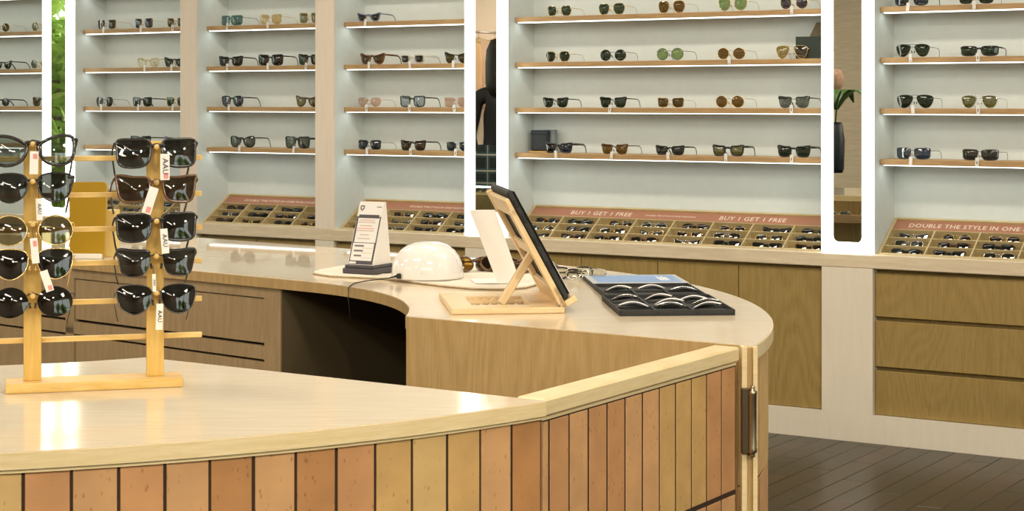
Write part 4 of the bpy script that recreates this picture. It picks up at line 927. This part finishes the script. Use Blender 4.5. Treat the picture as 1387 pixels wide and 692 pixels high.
# pale sideboard with lit glass edge and a tray of glasses, across from the middle mirror
t = thing('display_table', 'low olive wood display table with glass top and lit edge', 'table', (-6.0, 4.47, 0), (0, 0, .05))
MB().b2((-.45, -.25, .05), (.45, .25, .80), 0, .003).build('body', M['oak'], t)
MB().b2((-.47, -.27, .85), (.47, .27, .862), 0, .002).build('glass_top', M['pane'], t)
MB().b2((-.46, .255, .838), (.46, .268, .848)).build('led_strip', M['led'], t)
for sx in (-.44, .44):
    for sy in (-.24, .24): MB().b2((sx-.01, sy-.01, .80), (sx+.01, sy+.01, .85)).build('standoff', M['silver'], t)
for i in range(8):
    glasses('folded silver glasses inside the glass-topped display table', (-6.0+.11*(i-3.5), 4.62-.005*i, .803), (R(-45), 0, PI+.3*((i % 3)-1)), 'panto', WIRE, 'silver', 'ltgrey', .048, .040, .018, .0022, .005, None, True, 'glasses in the display table')
# wood column and tall plant seen in the mirror by the drawers
t = thing('wood_column', 'light oak clad column standing in the shop', 'column', (-5.75, -1.2, 0))
MB().b2((-.16, -.16, .1), (.16, .16, CEIL-.02), 0, .01).build('shaft', M['palewood'], t); MB().b2((-.18, -.18, 0), (.18, .18, .1), 0, .004).build('base', M['oak'], t)
vx, vy = -4.62, 2.0
t = thing('potted_plant', 'broad-leaved plant in a tall black vase on the counter', 'plant', (vx, vy, ZT+.001))
MB().lathe([(0, 0), (.05, 0), (.06, .03), (.065, .22), (.05, .32), (.042, .34), (.036, .34), (.036, .30), (0, .30)], n=20).build('vase', M['leather'], t)
for i in range(7):
    a = i*2*PI/7+.3; m = MB(); P = []
    for q in range(7): r_ = .02+.26*q/6; P.append((r_*math.cos(a), r_*math.sin(a), .30+.26*math.sin(.5+q*.32)))
    m.sweep(P, .05, .003, ref=(0, 0, 1), n=6, rfun=lambda q: .12+math.sin(PI*min(1, q*1.02))*.9); m.build('leaf', M['leafd'], t)
MB().sweep([(0, 0, .3), (.01, 0, .45), (0, .01, .56)], .006, .006, ref=(1, 0, 0), n=6).build('stem', M['leafd'], t)
MB().lathe([(0, .54), (.03, .55), (.055, .59), (.06, .64), (.04, .69), (0, .70)], n=14).build('flower_head', plain('dried_flower', (.45, .28, .20), .8, noise=.5, nscale=60), t)
# customer in a black top and plaid skirt, seen from behind in the middle mirror
def plaid(name):
    m, nt, b = newmat(name); tc = N(nt, 'ShaderNodeTexCoord'); sx = N(nt, 'ShaderNodeSeparateXYZ'); nt.links.new(tc.outputs['Object'], sx.inputs[0])
    def stripe(o, per, wd_):
        a_ = N(nt, 'ShaderNodeMath', operation='PINGPONG'); a_.inputs[1].default_value = per/2; nt.links.new(o, a_.inputs[0])
        l = N(nt, 'ShaderNodeMath', operation='LESS_THAN'); l.inputs[1].default_value = wd_; nt.links.new(a_.outputs[0], l.inputs[0]); return l.outputs[0]
    col = None
    def mix(prev, fac, c, k_):
        mx = N(nt, 'ShaderNodeMix', data_type='RGBA'); mu = N(nt, 'ShaderNodeMath', operation='MULTIPLY'); mu.inputs[1].default_value = k_; nt.links.new(fac, mu.inputs[0]); nt.links.new(mu.outputs[0], mx.inputs['Factor'])
        if isinstance(prev, tuple): mx.inputs['A'].default_value = rgb(prev)
        else: nt.links.new(prev, mx.inputs['A'])
        mx.inputs['B'].default_value = rgb(c); return mx.outputs['Result']
    c = mix((.012, .02, .02), stripe(sx.outputs['Z'], .10, .018), (.03, .06, .07), 1)
    c = mix(c, stripe(sx.outputs['X'], .09, .014), (.03, .06, .07), .8)
    c = mix(c, stripe(sx.outputs['Z'], .10, .005), (.45, .46, .38), .9); c = mix(c, stripe(sx.outputs['X'], .09, .003), (.4, .4, .35), .7)
    nt.links.new(c, b.inputs['Base Color']); b.inputs['Roughness'].default_value = .9; return m
pr = thing('person', 'person in a black top and dark plaid skirt, seen in the mirror', 'person', (-6.125, 3.815, 0), (0, 0, -.57))
J = {'pel': (0, 0, .93, .13, .10), 'wai': (0, 0, 1.08, .115, .085), 'che': (0, .01, 1.26, .135, .095), 'sh': (0, .01, 1.38, .10, .07), 'nk': (0, .0, 1.45, .045, .045), 'hd0': (0, -.01, 1.52, .06, .07), 'hd1': (0, -.015, 1.60, .075, .09), 'hd2': (0, -.01, 1.67, .06, .075)}
ED = [('pel', 'wai'), ('wai', 'che'), ('che', 'sh'), ('sh', 'nk'), ('nk', 'hd0'), ('hd0', 'hd1'), ('hd1', 'hd2')]
for sd in (-1, 1):
    q = str(sd)
    J.update({'so'+q: (sd*.155, .01, 1.365, .055, .055), 'el'+q: (sd*.20, -.02, 1.12, .040, .040), 'wr'+q: (sd*.17, -.18, 1.03, .027, .024), 'pa'+q: (sd*.155, -.25, 1.04, .036, .016),
              'hi'+q: (sd*.085, 0, .86, .085, .085), 'kn'+q: (sd*.09, -.01, .49, .056, .056), 'an'+q: (sd*.09, .02, .09, .038, .038), 'to'+q: (sd*.10, -.12, .035, .036, .026)})
    ED += [('sh', 'so'+q), ('so'+q, 'el'+q), ('el'+q, 'wr'+q), ('wr'+q, 'pa'+q), ('pel', 'hi'+q), ('hi'+q, 'kn'+q), ('kn'+q, 'an'+q), ('an'+q, 'to'+q)]
    for k_, (dx, ln2) in enumerate(((-.030, .055), (-.012, .075), (.006, .08), (.022, .07), (.036, .055))):
        if k_ == 0: J['f%d0%s' % (k_, q)] = (sd*(.155-.035), -.255, 1.04, .011, .011); J['f%d1%s' % (k_, q)] = (sd*(.155-.05), -.285, 1.035, .009, .009)
        else: J['f%d0%s' % (k_, q)] = (sd*(.155+dx-.005), -.295, 1.042, .009, .009); J['f%d1%s' % (k_, q)] = (sd*(.155+dx-.005), -.29-ln2*.55, 1.03, .008, .008)
        ED += [('pa'+q, 'f%d0%s' % (k_, q)), ('f%d0%s' % (k_, q), 'f%d1%s' % (k_, q))]
ks = list(J); me = D.meshes.new('body'); me.from_pydata([J[k_][:3] for k_ in ks], [(ks.index(a_), ks.index(b_)) for a_, b_ in ED], [])
bo = link('body', me, pr); bo.modifiers.new('skin', 'SKIN'); sv = me.skin_vertices[0].data
for i, k_ in enumerate(ks): sv[i].radius = J[k_][3:]; sv[i].use_root = k_ == 'pel'
bo.modifiers.new('sub', 'SUBSURF').levels = 2; bo.modifiers['sub'].render_levels = 2; bo.modifiers['skin'].use_smooth_shade = True
m, nt, b = newmat('skin_and_top'); tc = N(nt, 'ShaderNodeTexCoord'); sx = N(nt, 'ShaderNodeSeparateXYZ'); nt.links.new(tc.outputs['Object'], sx.inputs[0])
def gtn(o, v, op='GREATER_THAN'):
    n_ = N(nt, 'ShaderNodeMath', operation=op); n_.inputs[1].default_value = v; nt.links.new(o, n_.inputs[0]); return n_.outputs[0]
lo, hi_, fr_ = gtn(sx.outputs['Z'], .70), gtn(sx.outputs['Z'], 1.44, 'LESS_THAN'), gtn(sx.outputs['Y'], -.165)
mu = N(nt, 'ShaderNodeMath', operation='MULTIPLY'); nt.links.new(lo, mu.inputs[0]); nt.links.new(hi_, mu.inputs[1]); m2 = N(nt, 'ShaderNodeMath', operation='MULTIPLY'); nt.links.new(mu.outputs[0], m2.inputs[0]); nt.links.new(fr_, m2.inputs[1])
mx = N(nt, 'ShaderNodeMix', data_type='RGBA'); nt.links.new(m2.outputs[0], mx.inputs['Factor']); mx.inputs['A'].default_value = (.62, .38, .26, 1); mx.inputs['B'].default_value = (.012, .012, .013, 1); nt.links.new(mx.outputs['Result'], b.inputs['Base Color']); b.inputs['Roughness'].default_value = .7
me.materials.append(m)
g = MB(); n = 40
rg = [(.150, .118, 1.06), (.172, .138, .98), (.20, .16, .85), (.235, .19, .68), (.26, .215, .52), (.255, .21, .52), (.23, .185, .68), (.165, .132, .98), (.145, .112, 1.06)]
vs = [(rx_*(1+.04*(z_ < .8)*math.cos(8*2*PI*j/n))*math.cos(2*PI*j/n), ry_*(1+.04*(z_ < .8)*math.cos(8*2*PI*j/n))*math.sin(2*PI*j/n), z_) for rx_, ry_, z_ in rg for j in range(n)]
g.add(vs, [(i*n+j, i*n+(j+1) % n, ((i+1) % len(rg))*n+(j+1) % n, ((i+1) % len(rg))*n+j) for i in range(len(rg)) for j in range(n)], 0, True); g.build('plaid_skirt', plaid('plaid'), pr)
g = MB(); g.lathe([(0, 1.36), (.09, 1.37), (.105, 1.45), (.105, 1.58), (.098, 1.66), (.07, 1.72), (0, 1.745)], (0, .028, 0), 20); g.build('hair', M['hair'], pr)
for sd in (-1, 1): MB().lathe([(0, -.009), (.006, -.007), (.008, 0), (.006, .007), (0, .009)], (sd*.032, -.098, 1.595), 8).build('eye', M['ink'], pr)
MB().sweep([(0, -.098, 1.60), (0, -.118, 1.565), (0, -.100, 1.555)], .011, .012, ref=(1, 0, 0), n=6).build('nose', M['skin'], pr)
MB().sweep([(-.024, -.090, 1.528), (0, -.100, 1.526), (.024, -.090, 1.528)], .005, .005, ref=(0, 0, 1), n=6).build('mouth', M['inkpink'], pr)

# peach garments hanging on the far wall, seen in the middle mirror
t = thing('garment_rail', 'wall-mounted steel garment rail on the cream wall', 'rail', (UL+.05, -1.0, 1.98))
MB().sweep([(.02, -1.0, 0), (.30, -1.0, 0), (.30, 1.0, 0), (.02, 1.0, 0)], .012, .012, ref=(0, 0, 1), n=8).build('tube', M['silver'], t)
for i, c in enumerate([(.80, .45, .22), (.82, .58, .48), (.78, .42, .32), (.85, .66, .50), (.80, .52, .30)]):
    g = thing('hanging_garment', ['orange blouse', 'pale pink blouse', 'rose blouse', 'cream peach blouse', 'apricot blouse'][i]+' on a wooden hanger on the garment rail', 'garment', (UL+.35, -1.55+.28*i, 1.98), group='garments on the rail')
    MB().sweep([(0, 0, .014), (0, .012, .004), (0, 0, -.05), (0, 0, -.06)], .003, .003, ref=(1, 0, 0), n=6).build('hook', M['silver'], g)
    MB().sweep([(-.2, 0, -.11), (0, 0, -.055), (.2, 0, -.11)], .008, .008, ref=(0, 1, 0), n=6).build('hanger', M['pine'], g)
    m = MB(); rows = [(.05, .03, -.06), (.20, .05, -.12), (.22, .06, -.30), (.21, .07, -.5), (.23, .08, -.72)]; n = 20
    m.add([(rx_*math.cos(2*PI*j/n), ry_*(1+.25*math.cos(10*PI*j/n))*math.sin(2*PI*j/n), z_) for rx_, ry_, z_ in rows for j in range(n)], [(k_*n+j, (k_+1)*n+j, (k_+1)*n+(j+1) % n, k_*n+(j+1) % n) for k_ in range(4) for j in range(n)]+[tuple(range(n)), tuple(4*n+j for j in range(n-1, -1, -1))], 0, True)
    m.build('cloth', plain('garment_cloth_%s' % 'abcde'[i], c, .85), g)

# ledge of glasses on the wall side of the rear counter, seen only in the mirror by the drawers
lp = adv(pol(BRO+.004, 50), DIR, .52); lw_ = (KW[0]+lp[0]*ca-lp[1]*sa, KW[1]+lp[0]*sa+lp[1]*ca)
t = thing('display_ledge', 'narrow wooden ledge of silver glasses on the counter side facing the wall', 'shelf', (lw_[0], lw_[1], .735), (0, 0, TH+R(50)-PI/2))
MB().b2((-.45, 0, -.012), (.45, .17, 0), 0, .002).build('board', M['shelf'], t)
MB().b2((-.45, .162, 0), (.45, .17, .03), 0, .001).build('lip', M['shelf'], t)
LW = Matrix.Translation(t.location) @ Matrix.Rotation(TH+R(50)-PI/2, 4, 'Z')
for i in range(5):
    p = LW @ Vector((-.36+.18*i, .15, .0006)); glasses('silver wire glasses standing on the narrow ledge facing the display wall', p, (0, 0, TH+R(50)+PI/2), 'panto', WIRE, 'silver', 'ltgrey', .048, .042, .018, .0022, .005, None, False, 'glasses on the counter ledge')
